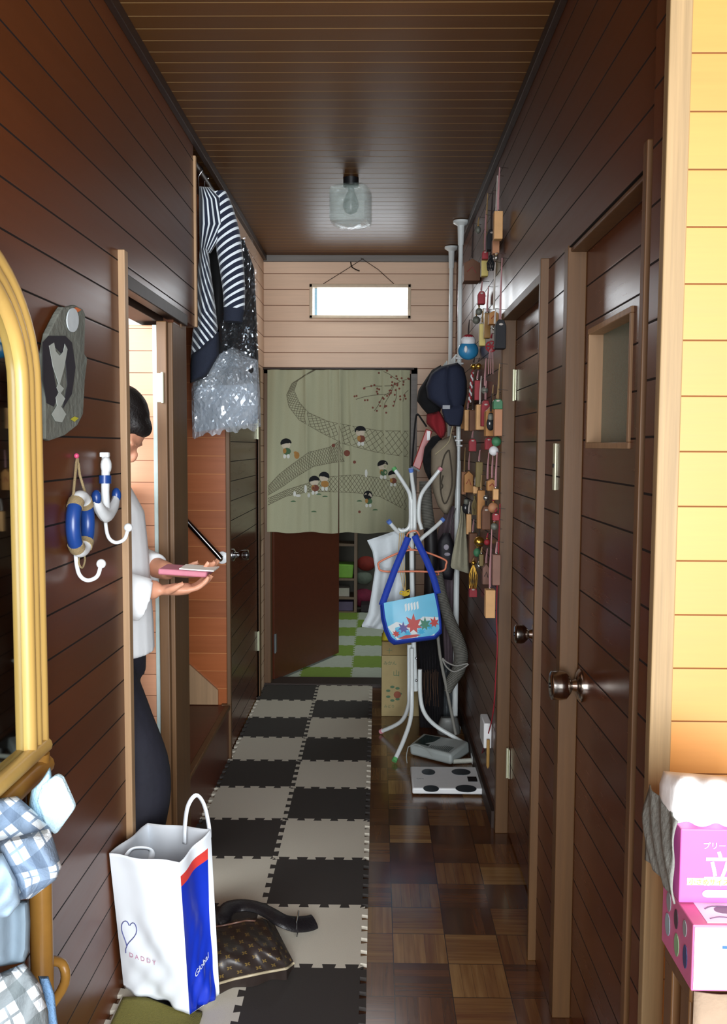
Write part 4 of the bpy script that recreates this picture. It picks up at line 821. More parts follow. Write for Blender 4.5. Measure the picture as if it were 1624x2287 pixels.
for kd, u, v0, v1, v2, wpx, c, sc_, lift, where in CH:
    p = onx(u, (v1+v2)/2, XR-.02-lift); Y = p.y; W_ = 1.35*wpx*Y/2010; X = min(p.x, XR-W_/2-.003)
    zt, zb, zs = at(u, v1, Y).z, at(u, v2, Y).z, at(u, v0, Y).z; zs = min(zs, ZC-.03); h = zt-zb; zc = (zt+zb)/2
    XT = X+.003; t = thing(SK[kd], (X, Y, zb), 'small %s %s, %s' % (CW[c], CK[kd], where), 'charm', 'charms and amulets hanging on the right wall')
    D = max(.012, W_*1.3); m_ = cm[c]
    mb = MB(); top = Vector((XT, Y+rnd.uniform(-.004, .004), zs))
    for s_ in (-1, 1): mb.tube([top, Vector((X+.002*s_, Y+s_*.003, (zs*.4+zt*.6))), Vector((X+.002*s_, Y+s_*.002, zt+.004))], .0019, 5, smooth=2)
    mb.build('cord', strm[sc_], parent=t)
    MB().tube([(XR-.0005, Y, zs-.002), (XT-.002, Y, zs+.001)], .0009, 6).build('pin', M['trim_dark'], parent=t)
    if kd in ('block', 'stick'):
        MB().box((X-W_/2, Y-D/2, zb), (X+W_/2, Y+D/2, zt)).build('charm_body', m_, parent=t, bevel=min(.002, W_*.12))
        MB().ball((X, Y, zt+.004), .0045, 8).build('bead', cm['silver'], parent=t)
    elif kd == 'plaque':
        MB().prism([(X-W_/2, Y-.004, zb), (X+W_/2, Y-.004, zb), (X+W_/2, Y-.004, zt-h*.2), (X, Y-.004, zt), (X-W_/2, Y-.004, zt-h*.2)], (0, D, 0)).build('charm_body', m_, parent=t, bevel=.001)
        MB().tube([(X-W_*.3, Y-.006, zc-h*.1), (X, Y-.006, zc+h*.12), (X+W_*.25, Y-.006, zc-h*.15)], .0014, 5).build('painted_mark', cm['red' if c != 'mauve' else 'black'], parent=t)
    elif kd == 'pouch':
        MB().prism([(X-W_/2, Y-D/2, zb), (X+W_/2, Y-D/2, zb), (X+W_/2, Y-D/2, zt-h*.22), (X+W_*.28, Y-D/2, zt), (X-W_*.28, Y-D/2, zt), (X-W_/2, Y-D/2, zt-h*.22)], (0, D, 0)).build('charm_body', m_, parent=t, bevel=.002)
        MB().ball((X, Y-D/2, zt-h*.16), W_*.16, 8, (1.3, .6, .7)).build('tie_knot', strm['w'], parent=t)
    elif kd == 'bell':
        r = min(h, W_)/2; MB().ball((X, Y, zc), r, 16).build('charm_body', m_, parent=t); MB().box((X-r*.7, Y-r*1.02, zc-r*.35), (X+r*.7, Y-r*.85, zc-r*.25)).build('slit', cm['black'], parent=t)
    elif kd == 'ball':
        r = min(h, W_)/2; MB().ball((X, Y, zc), r, 16, (1, 1, h/2/r if r else 1)).build('charm_body', m_, parent=t); MB().ball((X, Y, zt+.002), .003, 8).build('bead', cm['gold'], parent=t)
    elif kd == 'fish':
        MB().ball((X, Y, zc-h*.12), W_/2, 18, (1, .7, h*.38/(W_/2))).build('charm_body', m_, parent=t)
        MB().ball((X, Y-.002, zc+h*.25), W_*.36, 14, (1, .8, h*.26/(W_*.36))).build('painted_head', cm['white'] if c == 'blue' else cm['grey'], parent=t)
        MB().ball((X, Y-.001, zc+h*.40), W_*.28, 12, (1, .9, h*.12/(W_*.28))).build('painted_cap', cm['red'] if c == 'blue' else cm['black'], parent=t)
        MB().ball((X-W_*.15, Y-W_*.34, zc-h*.1), W_*.12, 8, (.7, .5, 1.4)).build('painted_patch', cm['white'], parent=t)
    elif kd == 'tassel':
        mb = MB()
        for k in range(12):
            a = 2*PI*k/12; mb.tube([(X, Y, zt-h*.1), (X+W_*.4*math.cos(a), Y+W_*.3*math.sin(a), zc), (X+W_*.3*math.cos(a+.5), Y+W_*.3*math.sin(a+.5), zb)], .0016, 5, smooth=2)
        mb.build('fringe', m_, parent=t); MB().ball((X, Y, zt-h*.05), W_*.22, 10).build('tie_knot', m_, parent=t)
    elif kd == 'rope':
        for ph, cc in ((0, cm['white']), (PI, cm['red'])):
            MB().tube([(X-.010*(k/28)+.004*math.cos(k*.9+ph), Y+.004*math.sin(k*.9+ph), zt+(zb-zt)*k/28) for k in range(29)], .0036, 7).build('strand', cc, parent=t)
    elif kd == 'knot':
        mb = MB()
        for k in range(6):
            a = k*1.05; r = W_*.45; mb.tube([(X, Y, zc), (X+r*math.cos(a), Y+.004*k-.01, zc+r*math.sin(a)), (X+r*math.cos(a+.9), Y-.004, zc+r*math.sin(a+.9)), (X, Y, zc)], .0026, 6, smooth=4)
        mb.build('loops', m_, parent=t)
        mb = MB()
        for dx in (-.006, 0, .006): mb.tube([(X, Y, zc), (X+dx, Y-.002, zb), (X+dx*1.3, Y, zb-.07)], .0015, 5, smooth=2)
        mb.build('tail_cords', strm['p'], parent=t)

# ================================================================== CLOTHES IN THE STAIR OPENING
def stripes(name, au, av, freq, w_=.36, dark='#131d33', light='#dfe8ee', nzs=.02):
    t = NT(name); g = t.n('ShaderNodeTexCoord'); s_ = t.n('ShaderNodeSeparateXYZ'); t.l(g.outputs['UV'], s_.inputs[0])
    nz = t.noise(g.outputs['Object'], 12, 2)
    q = t.math('ADD', t.math('ADD', t.math('MULTIPLY', s_.outputs[0], au), t.math('MULTIPLY', s_.outputs[1], av)), t.math('MULTIPLY', nz, nzs))
    m_ = t.math('LESS_THAN', t.math('FRACT', t.math('MULTIPLY', q, freq)), w_); t.l(t.mix(m_, lin(dark), lin(light)), t.p.inputs['Base Color']); t.p.inputs['Roughness'].default_value = .9; t.p.inputs['Sheen Weight'].default_value = .2
    t.bump(t.noise(g.outputs['Object'], 200, 2), .2, .002); return t.m
YJ = 3.34
jer = thing('striped_jersey', at(480, 840, YJ), 'navy jersey with white stripes hanging high in the stair opening', 'jersey')
solid_sheet('jersey_body', stripes('jersey_diagonal_stripes', -.62, 2., 6.2), YJ, [(448, 530), (442, 600), (438, 700), (430, 740), (426, 790), (426, 850)], [(463, 530), (470, 600), (482, 690), (487, 740), (488, 785), (462, 838)], .09, (26, 40), lambda i, j: .008*math.sin(i*14), parent=jer)
solid_sheet('hem_band', mat('navy_rib', '#1b2233', .9, bump=.5, nscale=120), YJ-.012, [(427, 792), (425, 815), (425, 856)], [(489, 735), (489, 792), (461, 842)], .10, (16, 14), parent=jer)
solid_sheet('shoulder', stripes('jersey_upright_stripes', 2.4, .12, 2.4), YJ-.01, [(444, 416), (444, 450), (444, 500), (446, 560)], [(470, 418), (497, 440), (512, 500), (470, 566)], .10, (24, 24), lambda i, j: .006*math.sin(i*12+j*6), parent=jer)
sr = stripes('jersey_ring_stripes', .045, 1., 38., .36, nzs=.006)
k_ = YJ/2010
MB().tube([at(u, v, YJ-.015) for u, v in ((484, 432), (494, 470), (506, 520), (514, 570), (520, 620), (523, 660), (523, 692))], [20*k_, 27*k_, 29*k_, 28*k_, 26*k_, 24*k_, 23*k_], 24, smooth=8, flat=.9, up=(0, 1, 0)).build('sleeve', sr, parent=jer)
MB().tube([at(u, v, YJ-.015) for u, v in ((523, 690), (522, 700), (521, 719))], [23.5*k_, 22*k_, 21*k_], 20, smooth=4).build('cuff', MC['navy_rib'], parent=jer)
coat = solid_sheet('black_coat', mat('black_coat_cloth', '#08080b', .85, bump=.3), 3.50, [(455, 520), (462, 640), (455, 760), (440, 838), (440, 870)], [(545, 535), (568, 600), (574, 720), (577, 800), (577, 858)], .12, (26, 40), lambda i, j: .014*math.sin(i*17+j*2))
tag(coat, 'long black coat under clear film behind the striped jersey', 'coat')
gb = thing('garment_bag', at(505, 965, 3.46), 'crinkled clear plastic garment bag hanging low in the stair opening', 'garment bag')
rr = random.Random(2)
def crumple(name, mt, Y, left, right, nu, nv, amp, parent):
    def lerp(pl, t):
        i = t*(len(pl)-1); k = int(min(i, len(pl)-2)); f = i-k; return (pl[k][0]*(1-f)+pl[k+1][0]*f, pl[k][1]*(1-f)+pl[k+1][1]*f)
    mb = MB(); W = nu+1; vs = []
    for j in range(nv+1):
        for i in range(W):
            fi, fj = i/nu, j/nv; a, b = lerp(left, fj), lerp(right, fj); jx, jy = rr.uniform(-.35, .35)/nu, rr.uniform(-.35, .35)/nv
            fi2 = min(1, max(0, fi+(jx if 0 < i < nu else 0))); e = math.sin(PI*fi)**.5 if 0 < i < nu else 0
            d = -.05*e+.012*math.sin(fi*13+fj*7)+.010*math.sin(fi*9-fj*15)+rr.uniform(-amp, amp)
            vs.append(at(a[0]+(b[0]-a[0])*fi2, a[1]+(b[1]-a[1])*fi2+rr.uniform(-1.2, 1.2)+(4*math.sin(fi*23)+3*math.sin(fi*51) if j == nv else 0), Y+d))
    fs = []
    for j in range(nv):
        for i in range(nu):
            q = j*W+i; fs += [(q, q+1, q+W+1), (q, q+W+1, q+W)] if (i+j) % 2 else [(q, q+1, q+W), (q+1, q+W+1, q+W)]
    mb.add(vs, fs); mb.noflip = True; return mb.build(name, mt, parent=parent, smooth=False)
crumple('lower_film', M['film_dense'], 3.46, [(470, 800), (428, 850), (428, 900), (430, 976)], [(530, 770), (576, 805), (581, 880), (583, 955)], 32, 34, .0042, gb)
crumple('upper_film', M['film'], 3.41, [(520, 530), (516, 620), (488, 730), (495, 790), (480, 830)], [(560, 526), (576, 570), (575, 680), (578, 780), (580, 860)], 22, 70, .0040, gb)
cr = lambda i, j: .012*math.sin(i*11+j*13)
solid_sheet('film_lining', mat('white_tissue_lining', '#8fa0b2', .5, var=.25, nscale=10, bump=.6), 3.50, [(455, 850), (434, 865), (434, 910), (436, 965)], [(545, 815), (572, 830), (575, 885), (576, 945)], .05, (24, 24), cr, parent=gb)
o = tag(MB().tube([(-.655, 2.90, 2.335), (-.655, 3.76, 2.335)], .011, 14).build('clothes_rail', M['trim_dark']), 'dark clothes rail across the top of the stair opening', 'rail')
for t_, y_, z_ in ((jer, YJ, 2.27), (gb, 3.45, 2.08)):
    MB().tube([(-.60 if t_ is gb else -.655, y_, z_-.03), (-.625 if t_ is gb else -.655, y_, z_+.02), (-.655, y_, 2.31), (-.640, y_, 2.335), (-.655, y_, 2.350), (-.670, y_, 2.34)], .0025, 8, smooth=4).build('hanger_hook', M['chrome'], parent=t_)
# handrail
hr = thing('handrail', at(495, 1245, 3.70), 'short chrome handrail with white bracket on the orange stair wall', 'handrail')
hm = mat('dark_chrome', '#8d9094', .15, 1.)
MB().tube([at(395, 1140, 3.70), at(485, 1238, 3.70), at(491, 1247, 3.705), at(492, 1248, 3.75)], .0125, 14, smooth=3).build('rail', hm, parent=hr)
c = at(497, 1245, 3.753); MB().lathe([(.026, 0), (.026, -.008), (.020, -.012)], c, (0, 1, 0), 22).build('wall_bracket', M['white_plastic'], parent=hr)

# ================================================================== LEFT WALL DECORATIONS
XW = XL+.002
def wl_(u, v, o=.010): return onx(u, v, XW+o)
pl = thing('slate_plaque', wl_(140, 980), 'grey slate plaque with a painted penguin figure on the left wall beside the mirror', 'plaque')
out = [(86, 790), (95, 745), (118, 700), (128, 685), (134, 688), (155, 681), (172, 690), (178, 702), (176, 790), (183, 800), (177, 850), (173, 925), (160, 950), (132, 972), (98, 984), (88, 980)]
MB().prism([wl_(u, v, .002) for u, v in out], (.012, 0, 0)).build('slate', mat('grey_slate', '#6c7068', .85, var=.25, nscale=22, bump=.8), parent=pl, bevel=.002, smooth=False)
def pt(pts, mt, nm, o=.0152): MB().prism([wl_(u, v, o) for u, v in pts], (.0008, 0, 0)).build(nm, mt, parent=pl, smooth=False)
pt([(95, 765), (108, 750), (145, 750), (160, 765), (168, 820), (160, 880), (140, 912), (150, 860), (146, 800), (132, 785), (116, 768), (112, 790), (122, 850), (128, 880), (120, 908), (104, 900), (96, 850)], mat('painted_dark', '#25222a', .8), 'painted_coat')
pt([(109, 772), (120, 765), (124, 785), (133, 795), (141, 785), (144, 768), (150, 780), (143, 820), (133, 858), (142, 868), (135, 878), (145, 890), (136, 908), (147, 925), (138, 943), (124, 941), (115, 925), (127, 906), (124, 888), (131, 876), (126, 866), (130, 856), (118, 820)], mat('painted_pale', '#a9b1ab', .8), 'painted_shirt_front', .0158)
MB().prism([wl_(161+13*math.cos(k*PI/10), 715+27*math.sin(k*PI/10), .0152) for k in range(20)], (.002, 0, 0)).build('painted_cheek', mat('painted_white', '#c4ced2', .7), parent=pl)
pt([(158, 692), (170, 686), (181, 692), (172, 698)], mat('painted_orange', '#d2703a', .7), 'painted_beak', .016); pt([(157, 936), (166, 930), (175, 934), (166, 942)], mat('painted_yellow', '#bdb935', .7), 'painted_foot', .016)

rope = mat('jute_rope', '#9c8964', .9, bump=.8, nscale=200); bluegl = mat('glossy_blue_paint', '#1d3f80', .3, var=.15); whp = mat('aged_white_paint', '#dfe4e6', .5, var=.08)
lr = thing('lifebuoy_hook', wl_(180, 1290), 'small blue and white lifebuoy ornament with a white hook on the left wall', 'wall hook')
c = wl_(180, 1170, .018); Rm = .0455
def arc(a0, a1, r=Rm, n=10): return [c+Vector((0, r*math.cos(a0+(a1-a0)*k/n), r*1.18*math.sin(a0+(a1-a0)*k/n))) for k in range(n+1)]
for a0, a1, mt, nm in ((.9, 2.2, whp, 'white_segment'), (2.3, 4.0, bluegl, 'blue_segment'), (4.1, 5.3, whp, 'white_segment'), (5.4, 7.1, bluegl, 'blue_segment')): MB().tube(arc(a0, a1), .0145, 14).build(nm, mt, parent=lr)
for a in (.85, 2.25, 4.05, 5.35): MB().tube(arc(a-.16, a+.16, n=4), .0162, 14).build('rope_wrap', rope, parent=lr)
MB().tube([wl_(162, 1125, .015), wl_(168, 1060, .008), wl_(173, 1020, .004), wl_(178, 1060, .008), wl_(196, 1118, .018)], .0028, 8, smooth=2).build('hanging_cord', rope, parent=lr)
MB().ball(wl_(171, 1018, .005), .0055, 10).build('pin', mat('pink_pin', '#c94a72', .4), parent=lr)
def jhook(parent, base, tipc):
    b0 = Vector(base); dX = .052
    MB().tube([b0+Vector((0, 0, .035)), b0, b0+Vector((.006, 0, -.030)), b0+Vector((.022, 0, -.042)), b0+Vector((.042, 0, -.034)), b0+Vector((.050, 0, -.012))], .0042, 12, smooth=6).build('hook', whp, parent=parent)
    MB().ball(b0+Vector((.051, 0, -.008)), .0098, 14).build('hook_knob', whp, parent=parent)
jhook(lr, wl_(170, 1250, .008), None)
MB().tube([wl_(178, 1235, .01), wl_(176, 1258, .014), wl_(184, 1268, .018), wl_(190, 1250, .018), wl_(186, 1232, .012)], .002, 6, smooth=4).build('rope_end', rope, parent=lr)
an = thing('anchor_hook', wl_(240, 1210), 'small white and blue anchor ornament with a white hook near the doorway casing', 'wall hook')
MB().tube([wl_(236, 1022, .012), wl_(236, 1060, .016), wl_(235, 1100, .016), wl_(236, 1150, .014)], [.012, .013, .0125, .015], 14, smooth=3, flat=.7).build('shank', whp, parent=an)
MB().ball(wl_(237, 1040, .016), .017, 16, (.7, 1, 1.2)).build('anchor_eye', whp, parent=an)
MB().box(wl_(222, 1018, .002)-Vector((0, 0, .003)), wl_(246, 1010, .022)).build('stock', whp, parent=an, bevel=.002)
MB().tube([wl_(235, 1062, .016), wl_(235, 1080, .016)], .0165, 16, flat=.8).build('blue_band', bluegl, parent=an)
MB().tube([wl_(214, 1105, .014), wl_(218, 1128, .016), wl_(236, 1150, .018), wl_(254, 1130, .016), wl_(262, 1100, .014)], [.010, .0155, .018, .0155, .009], 12, smooth=4, flat=.7).build('fluke_arc', whp, parent=an)
for u, v in ((215, 1112), (260, 1106)): MB().ball(wl_(u, v, .016), .014, 12, (.8, .8, 1.25)).build('fluke_tip', bluegl, parent=an)
jhook(an, wl_(236, 1170, .008), None)

# ================================================================== RATTAN MIRROR STAND
XM = -.598; yc, zc0, zb0 = 1.275, 1.435, .80
mir = thing('rattan_mirror', (XM, yc, 0), 'tall arched standing mirror in a golden rattan frame against the left wall', 'mirror')
rat = wood('golden_rattan', '#bd9b58', .32, axis=2, var=.08, sc=20); rat2 = wood('amber_rattan', '#9c7234', .35, axis=1, var=.12, sc=25)
def archp(a, b, low=zb0): return [(XM, yc+a, low), (XM, yc+a, 1.1), (XM, yc+a, zc0)]+[(XM, yc+a*math.cos(t*PI/24), zc0+b*math.sin(t*PI/24)) for t in range(1, 24)]+[(XM, yc-a, zc0), (XM, yc-a, 1.1), (XM, yc-a, low)]
for k, (a, r) in enumerate(((.290, .0140), (.262, .0130), (.236, .0140))): MB().tube(archp(a, a*.76), r, 14).build('frame_cane', rat, parent=mir)
MB().prism([(XM-.004, p[1], p[2]) for p in archp(.232, .176)], (-.004, 0, 0)).build('mirror_glass', mat('mirror_silver', '#b9c0bc', .03, 1., var=0.), parent=mir, smooth=False)
MB().prism([(XM-.012, p[1], p[2]) for p in archp(.27, .20)], (-.008, 0, 0)).build('backing', M['trim_dark'], parent=mir, smooth=False)
for z, r, m_ in ((.800, .015, rat), (.765, .018, rat2)): MB().tube([(XM+.004, yc-.30, z), (XM+.004, yc+.295, z)], r, 12).build('cross_rail', m_, parent=mir)
MB().tube([(XM, yc+.275, .79), (XM, yc+.272, .40), (XM, yc+.27, .012)], .020, 14).build('leg', rat2, parent=mir)
MB().tube([(XM, yc-.275, .79), (XM, yc-.272, .40), (XM, yc-.27, .012)], .020, 14).build('leg', rat2, parent=mir)
MB().tube([(XM+.01, yc-.27, .60), (XM+.01, yc+.27, .60)], .013, 12).build('cross_rail', rat2, parent=mir)
for z in (.56, .61): MB().tube([(XM, yc+.272, z), (XM, yc+.272, z+.022)], .0225, 14).build('binding', mat('pale_cane_binding', '#b9a777', .5), parent=mir)
MB().tube([(XM+.015, yc+.24, .66), (XM+.03, yc+.300, .68), (XM+.02, yc+.315, .71), (XM, yc+.28, .735)], .009, 10, smooth=4).build('curl', rat2, parent=mir)
MB().tube([(XM+.015, yc+.24, .33), (XM+.03, yc+.300, .35), (XM+.02, yc+.315, .38), (XM, yc+.28, .405)], .009, 10, smooth=4).build('curl', rat2, parent=mir)
# pouches hanging from the mirror stand
def plaid(name, base='#8fa5bd', dark='#62758c'):
    t = NT(name); g = t.n('ShaderNodeTexCoord'); mp = t.n('ShaderNodeMapping'); mp.inputs['Scale'].default_value = (9, 9, 1); mp.inputs['Rotation'].default_value = (0, 0, .35); t.l(g.outputs['UV'], mp.inputs[0]); s_ = t.n('ShaderNodeSeparateXYZ'); t.l(mp.outputs[0], s_.inputs[0])
    fx = t.math('FRACT', t.math('MULTIPLY', s_.outputs[0], .22)); fy = t.math('FRACT', t.math('MULTIPLY', s_.outputs[1], .22)); 
    ax = t.math('LESS_THAN', t.math('ABSOLUTE', t.math('SUBTRACT', fx, .5)), .30); ay = t.math('LESS_THAN', t.math('ABSOLUTE', t.math('SUBTRACT', fy, .5)), .30)
    cx_ = t.math('GREATER_THAN', t.math('ABSOLUTE', t.math('SUBTRACT', fx, .5)), .035); cy_ = t.math('GREATER_THAN', t.math('ABSOLUTE', t.math('SUBTRACT', fy, .5)), .035)
    wh = t.math('MULTIPLY', t.math('MULTIPLY', ax, ay), t.math('MULTIPLY', cx_, cy_)); on = t.math('MULTIPLY', t.math('ADD', ax, ay), .5)
    nz = t.noise(g.outputs['Object'], 18, 2); b = t.mix(t.math('MULTIPLY', on, .8), lin(dark), lin(base)); t.l(t.mix(wh, b, lin('#e3eef5')), t.p.inputs['Base Color']); t.p.inputs['Roughness'].default_value = .9
    t.bump(t.math('ADD', nz, t.math('MULTIPLY', t.noise(g.outputs['Object'], 160, 2), .3)), .5, .01); return t.m
pm = plaid('plaid_fleece'); pm2 = plaid('plaid_fleece_grey', '#98a1a6', '#6b7578')
yp = 1.36
o = solid_sheet('plaid_pouch', pm, yp, [(0-60, 1790), (-60, 1850), (-60, 1900), (-40, 1960)], [(38, 1778), (75, 1810), (112, 1850), (60, 1900)], .08, (24, 24), lambda i, j: .01*math.sin(i*9+j*7)); tag(o, 'uppermost blue plaid fleece pouch hanging under the mirror', 'pouch')
o = solid_sheet('plaid_pouch', pm, yp-.06, [(-10, 1880), (5, 1930), (15, 1960), (45, 2010)], [(112, 1850), (138, 1935), (125, 1965), (70, 2006)], .08, (24, 24), lambda i, j: .01*math.sin(i*8-j*6)); tag(o, 'second blue plaid fleece pouch, with four bright white squares, below the upper one', 'pouch')
o = solid_sheet('plaid_pouch', mat('pale_blue_fleece', '#9db7cc', .95, var=.15, nscale=14, bump=.5), yp-.10, [(-60, 1900), (-60, 1960), (-60, 2000), (-50, 2055)], [(5, 1905), (38, 1965), (46, 2015), (20, 2048)], .07, (20, 20), lambda i, j: .01*math.sin(i*8+j*9)); tag(o, 'pale blue fleece pouch at the extreme left edge under the mirror', 'pouch')
o = solid_sheet('grey_pouch', mat('blue_grey_fleece', '#71828f', .95, var=.2, nscale=9, bump=.5), yp-.02, [(-60, 2010), (-60, 2080), (-60, 2120), (-40, 2165)], [(65, 2010), (68, 2060), (66, 2120), (55, 2150)], .08, (24, 24), lambda i, j: .012*math.sin(i*11)); tag(o, 'plain blue grey fleece pouch hanging between the plaid ones', 'pouch')
o = solid_sheet('plaid_pouch', pm2, yp-.04, [(-40, 2190), (-60, 2240), (-60, 2300), (-60, 2380)], [(55, 2150), (92, 2200), (108, 2260), (112, 2380)], .09, (24, 24), lambda i, j: .01*math.sin(i*9+j*7)); tag(o, 'grey plaid fleece pouch at the bottom left corner', 'pouch')
o = solid_sheet('blue_cloth', mat('sky_blue_terry', '#7fa9d6', .95, bump=.8, nscale=120), yp+.02, [(85, 2180), (95, 2220), (100, 2260), (105, 2300)], [(108, 2180), (122, 2220), (126, 2265), (132, 2310)], .03, (12, 20)); tag(o, 'sky blue cloth behind the grey plaid pouch at the bottom left', 'cloth')
fl = thing('folded_towel', at(110, 1850, 1.42), 'light blue folded towel standing slantwise under the mirror corner', 'towel')
tb = mat('light_blue_towel', '#a9d2ea', .9, var=.08, bump=.6, nscale=90)
solid_sheet('towel_fold', tb, 1.40, [(92, 1745), (70, 1765), (64, 1800), (70, 1870)], [(112, 1712), (118, 1740), (122, 1800), (112, 1880)], .05, (14, 20), parent=fl)
q = [at(u, v, 1.37) for u, v in ((124, 1732), (137, 1742), (165, 1806), (158, 1818), (122, 1868), (98, 1845), (80, 1790), (92, 1755))]
MB().prism(q, (0, .018, 0)).build('towel_face', mat('pale_aqua_towel', '#c5e4f3', .9, bump=.6, nscale=90), parent=fl, bevel=.005)

# ================================================================== WHITE CARRIER BAG
A, B, Cc = Vector((-.607, 2.085, .004)), onz(424, 2284, .004), onz(490, 2239, .004)
Dd = A+(Cc-B)+Vector((.015, .02, 0)); TA, TB, TC, TD = at(236, 1905, 2.015), at(401, 1926, 1.985), at(470, 1852, 2.10), at(330, 1838, 2.24)
Bm = [Vector((q.x, q.y, .024)) for q in (A, B, Cc, Dd)]; Tm = [TA, TB, TC, TD]; Tm[0].x = max(Tm[0].x, XL+.004)
bag = thing('carrier_bag', (A+Cc)/2, 'big white plastic carrier bag with royal blue side panel and red stripe', 'bag')
bm_ = [mat('bag_white', '#e6ecf2', .38, var=.03, nscale=4, bump=.05), mat('bag_blue', '#1734b4', .3, var=.06), mat('bag_red', '#d8423c', .35)]
mb = MB(); nrm_ = [0, 0, 0, 0]
def side(k):
    a, b, c, d = Bm[k], Bm[(k+1) % 4], Tm[(k+1) % 4], Tm[k]; n_ = (b-a).cross(d-a).normalized()
    def fn(i, j):
        p = (a*(1-i)+b*i)*(1-j)+(d*(1-i)+c*i)*j; e = math.sin(PI*i)
        w_ = .006*math.sin(i*7+k*3+j*5)+.005*math.sin(j*17+i*9+k)*(1-j)**1.5+.004*math.sin(j*31-i*22)*(1-j)**3
        return p+n_*((.012*e*math.sin(PI*min(1, j*1.1))+w_*e) if k != 1 else (-.012*e*math.sin(PI*j)+w_*e*.8))
    return fn
for k in range(4):
    f = side(k); nu, nv = 24, 44; W = nu+1; vs = [f(i/nu, j/nv) for j in range(nv+1) for i in range(nu+1)]; base = len(mb.v); mb.v += vs
    for j in range(nv):
        for i in range(nu):
            mi = 0
            if k == 1 and i/nu < .86:
                jj = j/nv-.05*i/nu*0; mi = 1 if jj < .83 else (2 if jj < .89 else 0)
            mb.f.append([base+j*W+i, base+j*W+i+1, base+(j+1)*W+i+1, base+(j+1)*W+i]); mb.m.append(mi)
mb.add(Bm, [(0, 1, 2, 3)])
mb.build('bag_body', bm_, parent=bag, solid=.0012, weld=True)
fr = side(0)
def FS(i, j, o=.0022): n_ = (Bm[1]-Bm[0]).cross(Tm[0]-Bm[0]).normalized(); return fr(i, j)+n_*o
mb = MB(); hp = []
for k in range(33):
    t = 2*PI*k/32; hx = 16*math.sin(t)**3; hy = 13*math.cos(t)-5*math.cos(2*t)-2*math.cos(3*t)-math.cos(4*t); hp.append(FS(.20+hx*.0072+hy*.002, .46+hy*.0062))
mb.tube(hp[2:31], .0011, 6); mb.tube([hp[16], FS(.14, .33), FS(.13, .30)], .0010, 6, smooth=2); mb.build('printed_heart', mat('heart_ink', '#4a4f8a', .5), parent=bag)
mb = MB(); rv = FS(.6, .3)-FS(.1, .3); uv_ = FS(.3, .6)-FS(.3, .3); text_mb(mb, 'D A D D Y', .017, FS(.19, .285, .004), rv, uv_); mb.build('printed_word', mat('pink_ink', '#c98aa8', .5), parent=bag, smooth=False)
s1 = side(1); n1 = (Bm[2]-Bm[1]).cross(Tm[1]-Bm[1]).normalized()
mb = MB(); text_mb(mb, 'Global', .021, s1(.24, .20)+n1*.006, s1(.8, .26)-s1(.2, .18), s1(.3, .5)-s1(.3, .2)); mb.build('printed_name', mat('white_ink', '#e6ecff', .5), parent=bag, smooth=False)
ribbon([at(412, 1885, 2.13), at(413, 1845, 2.12), at(420, 1800, 2.11), at(438, 1776, 2.11), at(455, 1795, 2.11), at(466, 1840, 2.11), at(468, 1870, 2.11)], .010, .002, 'handle', bm_[0], bag, (.3, 1, .1))
ribbon([at(270, 1935, 2.03), at(288, 1903, 2.05), at(305, 1894, 2.06), at(335, 1897, 2.07), at(338, 1915, 2.07), at(325, 1940, 2.06)], .014, .002, 'handle', bm_[0], bag, (0, .8, .6))
o = solid_sheet('bag_contents', mat('bag_contents_grey', '#9aa7b8', .6, bump=.4), 2.10, [(262, 1935), (255, 1960), (250, 1990)], [(340, 1925), (400, 1940), (410, 1990)], .10, (14, 10)); tag(o, 'grey wrapped bundle inside the big white carrier bag', 'bundle')

# ================================================================== BROWN MONOGRAM SHOULDER BAG
mono = NT('monogram_canvas'); gg = mono.n('ShaderNodeTexCoord'); mp = mono.n('ShaderNodeMapping'); mp.inputs['Scale'].default_value = (9, 7, 1); mp.inputs['Rotation'].default_value = (0, 0, .785); mono.l(gg.outputs['UV'], mp.inputs[0]); s_ = mono.n('ShaderNodeSeparateXYZ'); mono.l(mp.outputs[0], s_.inputs[0])
fx = mono.math('SUBTRACT', mono.math('FRACT', s_.outputs[0]), .5); fy = mono.math('SUBTRACT', mono.math('FRACT', s_.outputs[1]), .5)
rad = mono.math('SQRT', mono.math('ADD', mono.math('MULTIPLY', fx, fx), mono.math('MULTIPLY', fy, fy))); an_ = mono.math('ARCTAN2', fy, fx); pet = mono.math('MULTIPLY_ADD', mono.math('COSINE', mono.math('MULTIPLY', an_, 4.)), .09, .17)
fm_ = mono.math('MULTIPLY', mono.math('LESS_THAN', rad, pet), mono.math('GREATER_THAN', rad, .05)); mono.l(mono.mix(mono.math('MULTIPLY', fm_, .75), lin('#2a211d'), lin('#77602f')), mono.p.inputs['Base Color']); mono.p.inputs['Roughness'].default_value = .42; mono.bump(mono.noise(gg.outputs['Object'], 14, 3), .4, .01)
lowe = [(455, 2206), (520, 2187), (590, 2172), (640, 2163), (657, 2150)]; uppe = [(455, 2066), (500, 2060), (545, 2050), (590, 2052), (612, 2062)]
def lp2(pl_, t):
    q = t*(len(pl_)-1); k = int(min(q, len(pl_)-2)); f = q-k; return (pl_[k][0]*(1-f)+pl_[k+1][0]*f, pl_[k][1]*(1-f)+pl_[k+1][1]*f)
sb = thing('brown_shoulder_bag', onz(560, 2150, .012), 'dark brown patterned leather shoulder bag lying on the foam tiles beside the carrier bag', 'bag')
def sbf(i, j):
    a, b = lp2(lowe, i), lp2(uppe, i); rgt = 18*math.sin(PI*j)*(max(0, i-.6)/.4)**2; u, v = a[0]+(b[0]-a[0])*j+rgt*0-(0), a[1]+(b[1]-a[1])*j
    return onz(u, v, .022+.075*math.sin(PI*min(1, j*.72+.08))*(1-.55*max(0, i-.75)/.25)+.004*math.sin(i*19+j*7))
mb = MB(); mb.grid(sbf, 36, 30)
